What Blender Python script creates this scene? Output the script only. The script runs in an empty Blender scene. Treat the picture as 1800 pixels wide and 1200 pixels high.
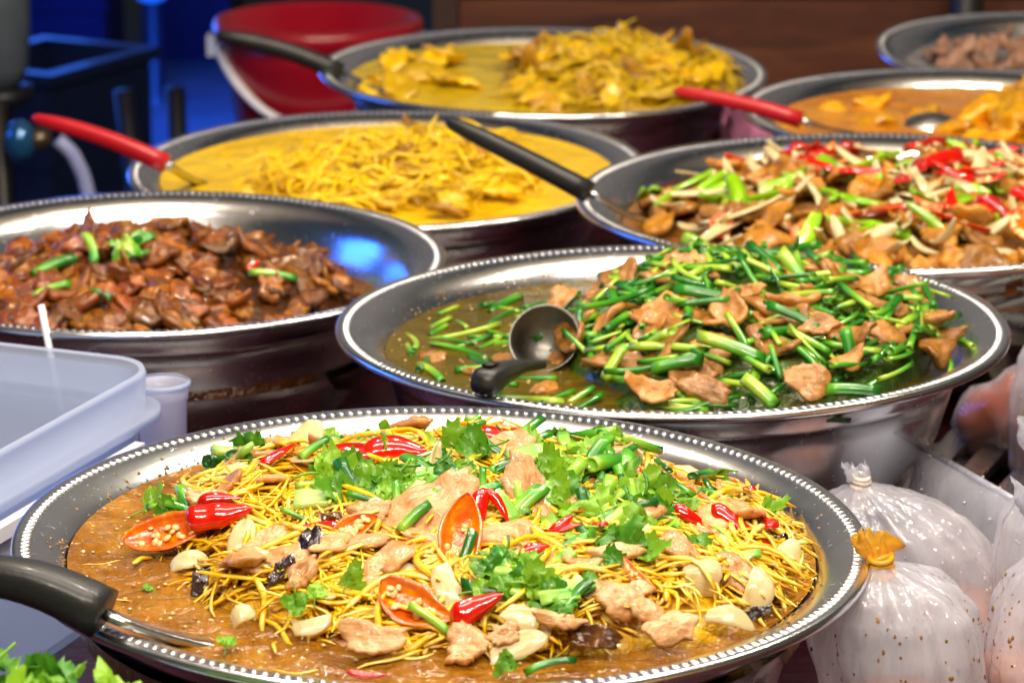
import bpy, math, random
from mathutils import Vector, Matrix, Euler, noise
from math import sin, cos, pi, radians, sqrt, exp

# ------------------------------------------------------------------ camera, world, light
SC = bpy.context.scene
COL = SC.collection
PITCH = radians(15.777)
CAM = Vector((0, 0, 1.45))
FPX = 5000.0                      # focal length in pixels of an 1800 px wide frame (100 mm on 36 mm)
cd = bpy.data.cameras.new('camera')
cd.sensor_width = 36.0
cd.lens = 100.0
cd.clip_start = 0.05
cd.clip_end = 200
cd.dof.use_dof = True
cd.dof.focus_distance = 1.56
cd.dof.aperture_fstop = 13.0
cd.dof.aperture_blades = 9
cam = bpy.data.objects.new('camera', cd)
cam.location = CAM
cam.rotation_euler = (pi / 2 - PITCH, 0, 0)
COL.objects.link(cam)
SC.camera = cam

w = bpy.data.worlds.new("World")
SC.world = w
w.use_nodes = True
wn = w.node_tree
sky = wn.nodes.new('ShaderNodeTexSky')
sky.sky_type = 'NISHITA'
sky.sun_disc = False
sky.sun_elevation = radians(3.0)
sky.sun_rotation = radians(130)
bg = wn.nodes['Background']
bg.inputs['Strength'].default_value = 0.034
wn.links.new(sky.outputs[0], bg.inputs[0])

SC.view_settings.view_transform = 'Standard'
SC.view_settings.look = 'None'
SC.view_settings.gamma = 1
SC.view_settings.exposure = 0.05
SC.render.engine = 'CYCLES'
SC.cycles.use_denoising = True
SC.cycles.max_bounces = 8
SC.cycles.transparent_max_bounces = 16
SC.cycles.sample_clamp_indirect = 4.0
SC.cycles.caustics_reflective = False
SC.cycles.caustics_refractive = False


def lamp_area(name, loc, target, power, sx, sy, col):
    l = bpy.data.lights.new(name, 'AREA')
    l.shape = 'RECTANGLE'
    l.size = sx
    l.size_y = sy
    l.energy = power
    l.color = col
    o = bpy.data.objects.new(name, l)
    o.location = loc
    d = Vector(target) - Vector(loc)
    o.rotation_euler = d.to_track_quat('-Z', 'Y').to_euler()
    COL.objects.link(o)
    return o


def lamp_point(name, loc, power, rad, col):
    l = bpy.data.lights.new(name, 'POINT')
    l.energy = power
    l.shadow_soft_size = rad
    l.color = col
    o = bpy.data.objects.new(name, l)
    o.location = loc
    COL.objects.link(o)
    return o


WARM = (1.0, 0.88, 0.70)
# the stall's bulbs, hung in two rows above the table
for k in range(6):
    lamp_point('stall_bulb', (-0.62 + 0.25 * k, 0.5, 2.1), 20.5, 0.03, WARM)
for k in range(4):
    lamp_point('stall_bulb', (-0.35 + 0.4 * k, 2.2, 2.15), 24.0, 0.035, WARM)
# one long tube along the ridge of the stall
lamp_area('stall_tube', (0.1, 1.45, 2.3), (0.1, 1.45, 0.0), 14.0, 1.5, 0.12, (1.0, 0.95, 0.88))
# the blue lights of the neighbouring stall on the left
BLUE = (0.03, 0.17, 1.0)
lamp_area('blue_light', (-2.6, 3.2, 1.55), (-0.2, 2.4, 0.8), 15.0, 1.3, 0.6, BLUE)
lamp_area('blue_light', (-1.45, 6.0, 0.62), (-0.2, 2.2, 0.9), 22.0, 1.1, 1.0, BLUE)
lamp_area('blue_light', (-0.84, 7.0, 0.72), (-0.84, 7.05, 0.0), 16.0, 0.25, 0.25, (0.02, 0.12, 1.0))

# ------------------------------------------------------------------ helpers


def rnd(a, b):
    return random.uniform(a, b)


def mesh(name, verts, faces, mats, midx=None, smooth=True):
    me = bpy.data.meshes.new(name)
    me.from_pydata([tuple(v) for v in verts], [], faces)
    for m in (mats if isinstance(mats, (list, tuple)) else [mats]):
        me.materials.append(m)
    if midx:
        me.polygons.foreach_set('material_index', midx)
    me.polygons.foreach_set('use_smooth', [smooth] * len(me.polygons))
    me.update()
    return me


def obj(name, me, parent=None, M=None):
    o = bpy.data.objects.new(name, me)
    COL.objects.link(o)
    if parent is not None:
        o.parent = parent
    if M is not None:
        o.matrix_basis = M
    return o


def tag(o, label, cat, group=None, kind=None):
    o['label'] = label
    o['category'] = cat
    if group:
        o['group'] = group
    if kind:
        o['kind'] = kind
    return o


def empty(name, loc, label, cat, group=None):
    o = bpy.data.objects.new(name, None)
    o.empty_display_size = 0.02
    o.location = loc
    COL.objects.link(o)
    return tag(o, label, cat, group)


class MB:
    """collects pieces of one mesh"""

    def __init__(s):
        s.v, s.f, s.m = [], [], []

    def add(s, v, f, mi=0, M=None):
        b = len(s.v)
        s.v += [(M @ Vector(p)) for p in v] if M is not None else [Vector(p) for p in v]
        s.f += [[i + b for i in q] for q in f]
        s.m += [mi] * len(f)
        return s

    def mesh(s, name, mats, smooth=True):
        return mesh(name, s.v, s.f, mats, s.m, smooth)


def lathe(prof, n, cap=True):
    """profile of (r, z) turned about z"""
    v, f = [], []
    for (r, z) in prof:
        for k in range(n):
            a = 2 * pi * k / n
            v.append((r * cos(a), r * sin(a), z))
    for i in range(len(prof) - 1):
        for k in range(n):
            k2 = (k + 1) % n
            f.append([i * n + k, i * n + k2, (i + 1) * n + k2, (i + 1) * n + k])
    if cap:
        f.append([(len(prof) - 1) * n + k for k in range(n)])
    return v, f


def tube(path, rad, n=6, flat=1.0, cap=True, up=Vector((0, 0, 1))):
    """tube along path; rad: float or list; flat squashes the section's second axis"""
    path = [Vector(p) for p in path]
    m = len(path)
    if not isinstance(rad, (list, tuple)):
        rad = [rad] * m
    v, f = [], []
    for i, p in enumerate(path):
        t = (path[min(i + 1, m - 1)] - path[max(i - 1, 0)]).normalized()
        a = t.cross(up)
        if a.length < 1e-4:
            a = t.cross(Vector((1, 0, 0)))
        a.normalize()
        b = a.cross(t).normalized()
        for k in range(n):
            an = 2 * pi * k / n
            v.append(p + a * cos(an) * rad[i] + b * sin(an) * rad[i] * flat)
    for i in range(m - 1):
        for k in range(n):
            k2 = (k + 1) % n
            f.append([i * n + k, i * n + k2, (i + 1) * n + k2, (i + 1) * n + k])
    if cap:
        f.append([k for k in range(n)][::-1])
        f.append([(m - 1) * n + k for k in range(n)])
    return v, f


def box(x0, x1, y0, y1, z0, z1):
    v = [(x0, y0, z0), (x1, y0, z0), (x1, y1, z0), (x0, y1, z0), (x0, y0, z1), (x1, y0, z1), (x1, y1, z1), (x0, y1, z1)]
    f = [[0, 3, 2, 1], [4, 5, 6, 7], [0, 1, 5, 4], [1, 2, 6, 5], [2, 3, 7, 6], [3, 0, 4, 7]]
    return v, f


def ball(r, n=8, m=6, sc=(1, 1, 1), c=(0, 0, 0)):
    v = [(c[0], c[1], c[2] + r * sc[2])]
    f = []
    for i in range(1, m):
        t = pi * i / m
        for k in range(n):
            a = 2 * pi * k / n
            v.append((c[0] + r * sc[0] * sin(t) * cos(a), c[1] + r * sc[1] * sin(t) * sin(a), c[2] + r * sc[2] * cos(t)))
    v.append((c[0], c[1], c[2] - r * sc[2]))
    for k in range(n):
        f.append([0, 1 + k, 1 + (k + 1) % n])
        for i in range(m - 2):
            b = 1 + i * n
            f.append([b + k, b + n + k, b + n + (k + 1) % n, b + (k + 1) % n])
        b = 1 + (m - 2) * n
        f.append([b + k, len(v) - 1, b + (k + 1) % n])
    return v, f


CR = Vector((1, 0, 0))
CF = Vector((0, cos(PITCH), -sin(PITCH)))
CU = Vector((0, sin(PITCH), cos(PITCH)))


def ray(px, py):
    return (CF + CR * ((px - 900) / FPX) + CU * ((600 - py) / FPX))


def at_y(px, py, y):
    d = ray(px, py)
    return CAM + d * (y / d.y)


def at_z(px, py, z):
    d = ray(px, py)
    return CAM + d * ((z - CAM.z) / d.z)


# ------------------------------------------------------------------ materials


class NT:
    def __init__(s, name):
        s.mat = bpy.data.materials.new(name)
        s.mat.use_nodes = True
        s.t = s.mat.node_tree
        s.p = s.t.nodes['Principled BSDF']

    def n(s, typ, **kw):
        q = s.t.nodes.new(typ)
        for k, v in kw.items():
            setattr(q, k, v)
        return q

    def l(s, a, b):
        s.t.links.new(a, b)

    def ramp(s, stops, interp='LINEAR'):
        r = s.n('ShaderNodeValToRGB')
        r.color_ramp.interpolation = interp
        e = r.color_ramp.elements
        while len(e) < len(stops):
            e.new(0.5)
        for q, (p, c) in zip(e, stops):
            q.position = p
            q.color = (*c, 1) if len(c) == 3 else c
        return r

    def coords(s, rand=True):
        tc = s.n('ShaderNodeTexCoord')
        if not rand:
            return tc.outputs['Object']
        oi = s.n('ShaderNodeObjectInfo')
        mul = s.n('ShaderNodeVectorMath', operation='SCALE')
        mul.inputs[0].default_value = (7.3, 3.1, 5.7)
        s.l(oi.outputs['Random'], mul.inputs['Scale'])
        add = s.n('ShaderNodeVectorMath', operation='ADD')
        s.l(tc.outputs['Object'], add.inputs[0])
        s.l(mul.outputs[0], add.inputs[1])
        return add.outputs[0]

    def noise(s, co, scale, detail=3, rough=0.55, dist=0.0):
        q = s.n('ShaderNodeTexNoise')
        q.inputs['Scale'].default_value = scale
        q.inputs['Detail'].default_value = detail
        q.inputs['Roughness'].default_value = rough
        q.inputs['Distortion'].default_value = dist
        s.l(co, q.inputs['Vector'])
        return q

    def bump(s, h, dist, strength=1.0, prev=None):
        b = s.n('ShaderNodeBump')
        b.inputs['Strength'].default_value = strength
        b.inputs['Distance'].default_value = dist
        s.l(h, b.inputs['Height'])
        if prev:
            s.l(prev, b.inputs['Normal'])
        return b.outputs[0]

    def set(s, **kw):
        for k, v in kw.items():
            i = s.p.inputs[k.replace('_', ' ')]
            i.default_value = (*v, 1) if isinstance(v, tuple) and len(v) == 3 and i.type == 'RGBA' else v
        return s


def food(name, cols, scale=60, rough=0.3, bscale=220, bdist=0.0008, coat=0.4, vary=0.35, sss=0.0, ssr=0.004, dist=0.6, hue=0.0, fibre=0.0):
    """moist food: noise through a ramp of colours, each piece brighter or darker by its own random number"""
    m = NT(name)
    co = m.coords()
    n1 = m.noise(co, scale, 4, 0.6, dist)
    r = m.ramp([(0.28 + 0.44 * i / max(1, len(cols) - 1), c) for i, c in enumerate(cols)])
    m.l(n1.outputs['Fac'], r.inputs[0])
    oi = m.n('ShaderNodeObjectInfo')
    hs = m.n('ShaderNodeHueSaturation')
    mr = m.n('ShaderNodeMapRange')
    mr.inputs['To Min'].default_value = 1 - vary
    mr.inputs['To Max'].default_value = 1 + vary * 0.6
    m.l(oi.outputs['Random'], mr.inputs['Value'])
    m.l(mr.outputs[0], hs.inputs['Value'])
    if hue:
        mh = m.n('ShaderNodeMapRange')
        mh.inputs['To Min'].default_value = 0.5 - hue
        mh.inputs['To Max'].default_value = 0.5 + hue
        fr = m.n('ShaderNodeMath', operation='FRACT')
        mu = m.n('ShaderNodeMath', operation='MULTIPLY')
        mu.inputs[1].default_value = 17.31
        m.l(oi.outputs['Random'], mu.inputs[0])
        m.l(mu.outputs[0], fr.inputs[0])
        m.l(fr.outputs[0], mh.inputs['Value'])
        m.l(mh.outputs[0], hs.inputs['Hue'])
    hs.inputs['Saturation'].default_value = 1.12
    m.l(r.outputs[0], hs.inputs['Color'])
    m.l(hs.outputs[0], m.p.inputs['Base Color'])
    n2 = m.noise(co, bscale, 3, 0.6)
    bb = m.bump(n2.outputs['Fac'], bdist, 0.9)
    if fibre:
        st = m.n('ShaderNodeMapping')
        st.inputs['Scale'].default_value = (70, 520, 300)
        m.l(co, st.inputs['Vector'])
        n3 = m.noise(st.outputs[0], 1.0, 4, 0.65, 0.8)
        bb = m.bump(n3.outputs['Fac'], fibre, 0.9, bb)
    m.l(bb, m.p.inputs['Normal'])
    m.set(Roughness=rough, Coat_Weight=coat, Coat_Roughness=0.08)
    if sss:
        m.set(Subsurface_Weight=sss, Subsurface_Scale=ssr, Subsurface_Radius=(1.0, 0.6, 0.35))
    return m.mat


def onion_mat():
    m = NT('onion')
    co = m.coords()
    st = m.n('ShaderNodeMapping')
    st.inputs['Scale'].default_value = (12, 260, 260)
    m.l(co, st.inputs['Vector'])
    n1 = m.noise(st.outputs[0], 1.0, 3)
    n2 = m.noise(co, 40, 3)
    av = m.n('ShaderNodeMath', operation='ADD')
    m.l(n1.outputs['Fac'], av.inputs[0])
    m.l(n2.outputs['Fac'], av.inputs[1])
    hf = m.n('ShaderNodeMath', operation='MULTIPLY')
    hf.inputs[1].default_value = 0.5
    m.l(av.outputs[0], hf.inputs[0])
    r = m.ramp([(0.3, (0.7, 0.52, 0.2)), (0.5, (0.82, 0.7, 0.38)), (0.7, (0.88, 0.82, 0.6))])
    m.l(hf.outputs[0], r.inputs[0])
    m.l(r.outputs[0], m.p.inputs['Base Color'])
    m.l(m.bump(n1.outputs['Fac'], 0.0006, 0.6), m.p.inputs['Normal'])
    m.set(Roughness=0.22, Coat_Weight=0.6, Coat_Roughness=0.08)
    tl = m.n('ShaderNodeBsdfTranslucent')
    m.l(r.outputs[0], tl.inputs['Color'])
    tp = m.n('ShaderNodeBsdfTransparent')
    m.l(r.outputs[0], tp.inputs['Color'])
    a = m.n('ShaderNodeMixShader')
    a.inputs[0].default_value = 0.4
    m.l(tl.outputs[0], a.inputs[1])
    m.l(tp.outputs[0], a.inputs[2])
    b = m.n('ShaderNodeMixShader')
    b.inputs[0].default_value = 0.36
    m.l(m.p.outputs[0], b.inputs[1])
    m.l(a.outputs[0], b.inputs[2])
    m.l(b.outputs[0], m.t.nodes['Material Output'].inputs['Surface'])
    return m.mat


def plain(name, col, rough=0.5, metal=0.0, coat=0.0, nscale=30, namt=0.12, bump=0.0, bscale=200):
    m = NT(name)
    co = m.coords(False)
    n1 = m.noise(co, nscale, 4, 0.6)
    r = m.ramp([(0.25, tuple(c * (1 - namt) for c in col)), (0.75, tuple(min(1, c * (1 + namt)) for c in col))])
    m.l(n1.outputs['Fac'], r.inputs[0])
    m.l(r.outputs[0], m.p.inputs['Base Color'])
    rr = m.n('ShaderNodeMapRange')
    rr.inputs['To Min'].default_value = rough * 0.8
    rr.inputs['To Max'].default_value = min(1, rough * 1.2)
    m.l(n1.outputs['Fac'], rr.inputs['Value'])
    m.l(rr.outputs[0], m.p.inputs['Roughness'])
    m.set(Metallic=metal, Coat_Weight=coat, Coat_Roughness=0.1)
    if bump:
        n2 = m.noise(co, bscale, 3)
        m.l(m.bump(n2.outputs['Fac'], bump), m.p.inputs['Normal'])
    return m.mat


def steel(name, base=(0.82, 0.84, 0.87), rough=0.2, spots=True):
    m = NT(name)
    tc = m.n('ShaderNodeTexCoord')
    co = tc.outputs['Object']
    sep = m.n('ShaderNodeSeparateXYZ')
    m.l(co, sep.inputs[0])
    ln = m.n('ShaderNodeVectorMath', operation='LENGTH')
    cmb = m.n('ShaderNodeCombineXYZ')
    m.l(sep.outputs['X'], cmb.inputs['X'])
    m.l(sep.outputs['Y'], cmb.inputs['Y'])
    m.l(cmb.outputs[0], ln.inputs[0])
    # fine turning marks follow the radius
    c2 = m.n('ShaderNodeCombineXYZ')
    m.l(ln.outputs['Value'], c2.inputs['X'])
    m.l(sep.outputs['Z'], c2.inputs['Y'])
    fine = m.noise(c2.outputs[0], 700, 2)
    broad = m.noise(co, 9, 4, 0.6, 0.5)
    sp = m.noise(co, 190, 3, 0.7)
    spr = m.ramp([(0.64, (0, 0, 0)), (0.72, (1, 1, 1))])
    m.l(sp.outputs['Fac'], spr.inputs[0])
    mr = m.n('ShaderNodeMapRange')
    mr.inputs['To Min'].default_value = rough * 0.65
    mr.inputs['To Max'].default_value = rough * 1.5
    m.l(broad.outputs['Fac'], mr.inputs['Value'])
    ad = m.n('ShaderNodeMath', operation='MULTIPLY_ADD')
    ad.inputs[1].default_value = 0.14 if spots else 0.02
    m.l(spr.outputs[0], ad.inputs[0])
    m.l(mr.outputs[0], ad.inputs[2])
    m.l(ad.outputs[0], m.p.inputs['Roughness'])
    b = m.bump(fine.outputs['Fac'], 0.00006, 0.6)
    b = m.bump(broad.outputs['Fac'], 0.0015, 0.35, b)
    if spots:
        b = m.bump(spr.outputs[0], 0.00015, 0.3, b)
    m.l(b, m.p.inputs['Normal'])
    m.set(Base_Color=base, Metallic=1.0)
    return m.mat


def broth(name, cols, scale=14, rough=0.07, bscale=45, bdist=0.004, alpha=1.0, oil=(0.55, 0.3, 0.05), oilamt=0.3):
    m = NT(name)
    co = m.coords(False)
    n1 = m.noise(co, scale, 5, 0.66, 0.3)
    r = m.ramp([(0.3 + 0.4 * i / max(1, len(cols) - 1), c) for i, c in enumerate(cols)])
    m.l(n1.outputs['Fac'], r.inputs[0])
    vo = m.n('ShaderNodeTexVoronoi')
    vo.inputs['Scale'].default_value = 95
    vo.inputs['Randomness'].default_value = 1.0
    m.l(co, vo.inputs['Vector'])
    vr = m.ramp([(0.10, (1, 1, 1)), (0.24, (0, 0, 0))])
    m.l(vo.outputs['Distance'], vr.inputs[0])
    n3 = m.noise(co, 11, 2)
    n3r = m.ramp([(0.5, (0, 0, 0)), (0.62, (1, 1, 1))])
    m.l(n3.outputs['Fac'], n3r.inputs[0])
    mm = m.n('ShaderNodeMath', operation='MULTIPLY')
    m.l(vr.outputs[0], mm.inputs[0])
    m.l(n3r.outputs[0], mm.inputs[1])
    m2 = m.n('ShaderNodeMath', operation='MULTIPLY')
    m2.inputs[1].default_value = oilamt
    m.l(mm.outputs[0], m2.inputs[0])
    mix = m.n('ShaderNodeMix', data_type='RGBA')
    m.l(m2.outputs[0], mix.inputs['Factor'])
    m.l(r.outputs[0], mix.inputs['A'])
    mix.inputs['B'].default_value = (*oil, 1)
    m.l(mix.outputs['Result'], m.p.inputs['Base Color'])
    n2 = m.noise(co, bscale, 3, 0.55, 0.4)
    b = m.bump(n2.outputs['Fac'], bdist, 0.85)
    b = m.bump(mm.outputs[0], 0.0012, 0.7, b)
    m.l(b, m.p.inputs['Normal'])
    m.set(Roughness=rough, IOR=1.4, Specular_IOR_Level=0.6, Alpha=alpha)
    return m.mat


def stalk_mat(name, stops, vary=0.4):
    """colour runs along the length of the piece (pale near the root, dark at the leaf)"""
    m = NT(name)
    tc = m.n('ShaderNodeTexCoord')
    sep = m.n('ShaderNodeSeparateXYZ')
    m.l(tc.outputs['Generated'], sep.inputs[0])
    oi = m.n('ShaderNodeObjectInfo')
    mr = m.n('ShaderNodeMapRange')
    mr.inputs['To Min'].default_value = -0.75
    mr.inputs['To Max'].default_value = 0.75
    m.l(oi.outputs['Random'], mr.inputs['Value'])
    ad = m.n('ShaderNodeMath', operation='ADD')
    m.l(sep.outputs['X'], ad.inputs[0])
    m.l(mr.outputs[0], ad.inputs[1])
    r = m.ramp(stops)
    m.l(ad.outputs[0], r.inputs[0])
    co = m.coords()
    st = m.n('ShaderNodeMapping')
    st.inputs['Scale'].default_value = (30, 700, 700)
    m.l(co, st.inputs['Vector'])
    n1 = m.noise(st.outputs[0], 1.0, 3)
    hs = m.n('ShaderNodeHueSaturation')
    m2 = m.n('ShaderNodeMapRange')
    m2.inputs['To Min'].default_value = 1 - vary
    m2.inputs['To Max'].default_value = 1 + vary
    m.l(n1.outputs['Fac'], m2.inputs['Value'])
    m.l(m2.outputs[0], hs.inputs['Value'])
    m.l(r.outputs[0], hs.inputs['Color'])
    m.l(hs.outputs[0], m.p.inputs['Base Color'])
    m.l(m.bump(n1.outputs['Fac'], 0.0005, 0.5), m.p.inputs['Normal'])
    m.set(Roughness=0.28, Coat_Weight=0.5, Coat_Roughness=0.1)
    return m.mat


def leaf_mat(name, c1, c2):
    m = NT(name)
    co = m.coords()
    n1 = m.noise(co, 90, 3)
    oi = m.n('ShaderNodeObjectInfo')
    ad = m.n('ShaderNodeMath', operation='MULTIPLY_ADD')
    ad.inputs[1].default_value = 0.35
    m.l(n1.outputs['Fac'], ad.inputs[0])
    mm = m.n('ShaderNodeMath', operation='MULTIPLY')
    mm.inputs[1].default_value = 0.75
    m.l(oi.outputs['Random'], mm.inputs[0])
    m.l(mm.outputs[0], ad.inputs[2])
    r = m.ramp([(0.1, c1), (0.95, c2)])
    m.l(ad.outputs[0], r.inputs[0])
    m.l(r.outputs[0], m.p.inputs['Base Color'])
    n2 = m.noise(co, 350, 3)
    m.l(m.bump(n2.outputs['Fac'], 0.0006, 0.7), m.p.inputs['Normal'])
    m.set(Roughness=0.38, Coat_Weight=0.2)
    tr = m.n('ShaderNodeBsdfTranslucent')
    m.l(r.outputs[0], tr.inputs['Color'])
    mx = m.n('ShaderNodeMixShader')
    mx.inputs[0].default_value = 0.3
    out = m.t.nodes['Material Output']
    m.l(m.p.outputs[0], mx.inputs[1])
    m.l(tr.outputs[0], mx.inputs[2])
    m.l(mx.outputs[0], out.inputs['Surface'])
    return m.mat


def film(name, tint=(0.84, 0.86, 1.0), haze=0.35, fscale=9):
    """thin clear plastic: see-through, with a milky veil of steam and sharp gloss"""
    m = NT(name)
    co = m.coords(False)
    stq = m.n('ShaderNodeMapping')
    stq.inputs['Scale'].default_value = (3.2, 3.2, 0.7)
    m.l(co, stq.inputs['Vector'])
    n1 = m.noise(stq.outputs[0], fscale, 4, 0.6, 1.0)
    mr = m.n('ShaderNodeMapRange')
    mr.inputs['From Min'].default_value = 0.3
    mr.inputs['From Max'].default_value = 0.7
    mr.inputs['To Min'].default_value = max(0.02, haze - 0.18)
    mr.inputs['To Max'].default_value = min(0.95, haze + 0.2)
    m.l(n1.outputs['Fac'], mr.inputs['Value'])
    lw = m.n('ShaderNodeLayerWeight')
    lw.inputs['Blend'].default_value = 0.35
    ad = m.n('ShaderNodeMath', operation='MULTIPLY_ADD', use_clamp=True)
    ad.inputs[1].default_value = 0.3
    m.l(lw.outputs['Facing'], ad.inputs[0])
    m.l(mr.outputs[0], ad.inputs[2])
    tp = m.n('ShaderNodeBsdfTransparent')
    df = m.n('ShaderNodeBsdfDiffuse')
    df.inputs['Color'].default_value = (*tint, 1)
    tl = m.n('ShaderNodeBsdfTranslucent')
    tl.inputs['Color'].default_value = (*tint, 1)
    dm = m.n('ShaderNodeMixShader')
    dm.inputs[0].default_value = 0.5
    m.l(df.outputs[0], dm.inputs[1])
    m.l(tl.outputs[0], dm.inputs[2])
    mx = m.n('ShaderNodeMixShader')
    m.l(ad.outputs[0], mx.inputs[0])
    m.l(tp.outputs[0], mx.inputs[1])
    m.l(dm.outputs[0], mx.inputs[2])
    gl = m.n('ShaderNodeBsdfGlossy')
    gl.inputs['Roughness'].default_value = 0.05
    n2 = m.noise(stq.outputs[0], 14, 3, 0.5, 0.5)
    n5 = m.noise(co, 42, 2, 0.5, 2.0)
    bm = m.bump(n5.outputs['Fac'], 0.004, 0.8, m.bump(n2.outputs['Fac'], 0.005, 0.7))
    m.l(bm, gl.inputs['Normal'])
    l2 = m.n('ShaderNodeLayerWeight')
    l2.inputs['Blend'].default_value = 0.5
    m.l(bm, l2.inputs['Normal'])
    pw = m.n('ShaderNodeMath', operation='POWER')
    pw.inputs[1].default_value = 3.0
    m.l(l2.outputs['Facing'], pw.inputs[0])
    fr = m.n('ShaderNodeMath', operation='MULTIPLY_ADD', use_clamp=True)
    fr.inputs[1].default_value = 0.6
    fr.inputs[2].default_value = 0.07
    m.l(pw.outputs[0], fr.inputs[0])
    m2 = m.n('ShaderNodeMixShader')
    m.l(fr.outputs[0], m2.inputs[0])
    m.l(mx.outputs[0], m2.inputs[1])
    m.l(gl.outputs[0], m2.inputs[2])
    m.l(m2.outputs[0], m.t.nodes['Material Output'].inputs['Surface'])
    m.t.nodes.remove(m.p)
    return m.mat


def emit(name, col, st):
    m = NT(name)
    m.set(Base_Color=(0.02, 0.02, 0.02), Emission_Color=col, Emission_Strength=st)
    return m.mat


STEEL = steel('spun steel')
BEAD = plain('polished steel', (0.6, 0.61, 0.64), 0.33, 1.0, namt=0.05)
BRUSH = plain('brushed steel', (0.6, 0.6, 0.6), 0.26, 1.0, namt=0.08, bump=0.0004, bscale=120)
BLACKP = plain('black nylon', (0.012, 0.012, 0.013), 0.42, 0, 0.1, bump=0.0002, bscale=600)
REDP = plain('red nylon', (0.45, 0.008, 0.016), 0.35, 0, 0.2)
GINGER = food('ginger shreds', [(0.62, 0.26, 0.012), (0.84, 0.49, 0.05), (0.9, 0.64, 0.17), (0.92, 0.79, 0.42)], 45, 0.27, 300, 0.0004, 0.4, 0.16, 0.3, 0.003)
MOUND = food('wet ginger mass', [(0.34, 0.16, 0.012), (0.62, 0.36, 0.03), (0.74, 0.5, 0.06)], 70, 0.35, 160, 0.004, 0.4, 0.0)
MEAT = food('cooked pork', [(0.42, 0.18, 0.065), (0.63, 0.35, 0.17), (0.74, 0.49, 0.3)], 55, 0.3, 320, 0.0010, 0.35, 0.22, 0.2, 0.004, fibre=0.0009)
PORK2 = food('pork in green broth', [(0.2, 0.075, 0.02), (0.42, 0.2, 0.07), (0.56, 0.31, 0.14)], 55, 0.3, 320, 0.0010, 0.35, 0.3, 0.1, fibre=0.0010)
STEW = food('stewed meat', [(0.075, 0.018, 0.003), (0.235, 0.068, 0.009), (0.42, 0.15, 0.022)], 60, 0.24, 300, 0.0012, 0.5, 0.5, hue=0.012, fibre=0.0012)
FRIED = food('fried meat', [(0.18, 0.065, 0.016), (0.5, 0.22, 0.055), (0.66, 0.37, 0.13)], 50, 0.3, 320, 0.0012, 0.35, 0.45, fibre=0.0018)
CURRYM = food('curry meat', [(0.52, 0.26, 0.01), (0.76, 0.46, 0.015), (0.82, 0.58, 0.07)], 45, 0.3, 200, 0.0016, 0.5, 0.35)
CURRYD = food('curry mushroom', [(0.2, 0.09, 0.02), (0.42, 0.22, 0.05), (0.56, 0.34, 0.09)], 45, 0.3, 200, 0.0016, 0.5, 0.35)
BAMBOO = food('curry shreds', [(0.7, 0.42, 0.008), (0.84, 0.56, 0.015), (0.88, 0.66, 0.09)], 40, 0.3, 260, 0.0008, 0.5, 0.3)
ORANGEM = food('orange curry pieces', [(0.5, 0.19, 0.01), (0.7, 0.33, 0.015), (0.75, 0.46, 0.04)], 45, 0.3, 200, 0.0014, 0.5, 0.35)
DARKM = food('dry dark meat', [(0.16, 0.08, 0.05), (0.34, 0.19, 0.13), (0.44, 0.28, 0.2)], 45, 0.4, 200, 0.0014, 0.2, 0.4)
BUB = plain('oily bubble', (0.5, 0.34, 0.1), 0.04, 0, 1.0)
SKIN = food('chilli skin', [(0.42, 0.006, 0.004), (0.55, 0.011, 0.006), (0.64, 0.022, 0.008)], 35, 0.13, 90, 0.0006, 0.8, 0.3, 0.0)
FLESH = food('chilli flesh', [(0.62, 0.05, 0.006), (0.74, 0.14, 0.012), (0.8, 0.36, 0.08)], 110, 0.22, 150, 0.001, 0.6, 0.15, 0.1, 0.003)
ORSKIN = food('orange chilli skin', [(0.5, 0.13, 0.008), (0.62, 0.2, 0.012), (0.55, 0.28, 0.03)], 35, 0.2, 90, 0.0006, 0.8, 0.2)
SEED = food('chilli seeds', [(0.74, 0.5, 0.2), (0.8, 0.62, 0.34)], 200, 0.3, 300, 0.0003, 0.4, 0.1)
ONION = onion_mat()
EAR = food('wood ear', [(0.008, 0.005, 0.006), (0.022, 0.012, 0.012), (0.05, 0.026, 0.02)], 60, 0.22, 180, 0.0016, 0.7, 0.4)
EARB = food('brown wood ear', [(0.03, 0.012, 0.006), (0.09, 0.035, 0.013), (0.16, 0.07, 0.03)], 60, 0.22, 180, 0.0014, 0.7, 0.3)
SCAL = stalk_mat('spring onion', [(0.0, (0.28, 0.52, 0.04)), (0.35, (0.09, 0.36, 0.016)), (0.7, (0.02, 0.2, 0.01)), (1.0, (0.008, 0.11, 0.01))])
SCAL2 = stalk_mat('garlic chive', [(0.0, (0.34, 0.5, 0.035)), (0.3, (0.13, 0.38, 0.016)), (0.65, (0.03, 0.24, 0.008)), (1.0, (0.012, 0.14, 0.006))])
CELERY = stalk_mat('celery stalk', [(0.0, (0.44, 0.6, 0.16)), (0.5, (0.3, 0.54, 0.08)), (1.0, (0.18, 0.45, 0.04))], 0.2)
LEAF = leaf_mat('celery leaf', (0.025, 0.2, 0.01), (0.32, 0.6, 0.03))
GREENP = food('green pepper', [(0.14, 0.36, 0.02), (0.26, 0.5, 0.04), (0.4, 0.6, 0.1)], 40, 0.24, 120, 0.0006, 0.6, 0.35)

# ------------------------------------------------------------------ piece shapes (metres; length along x, lying on z = 0)


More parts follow.
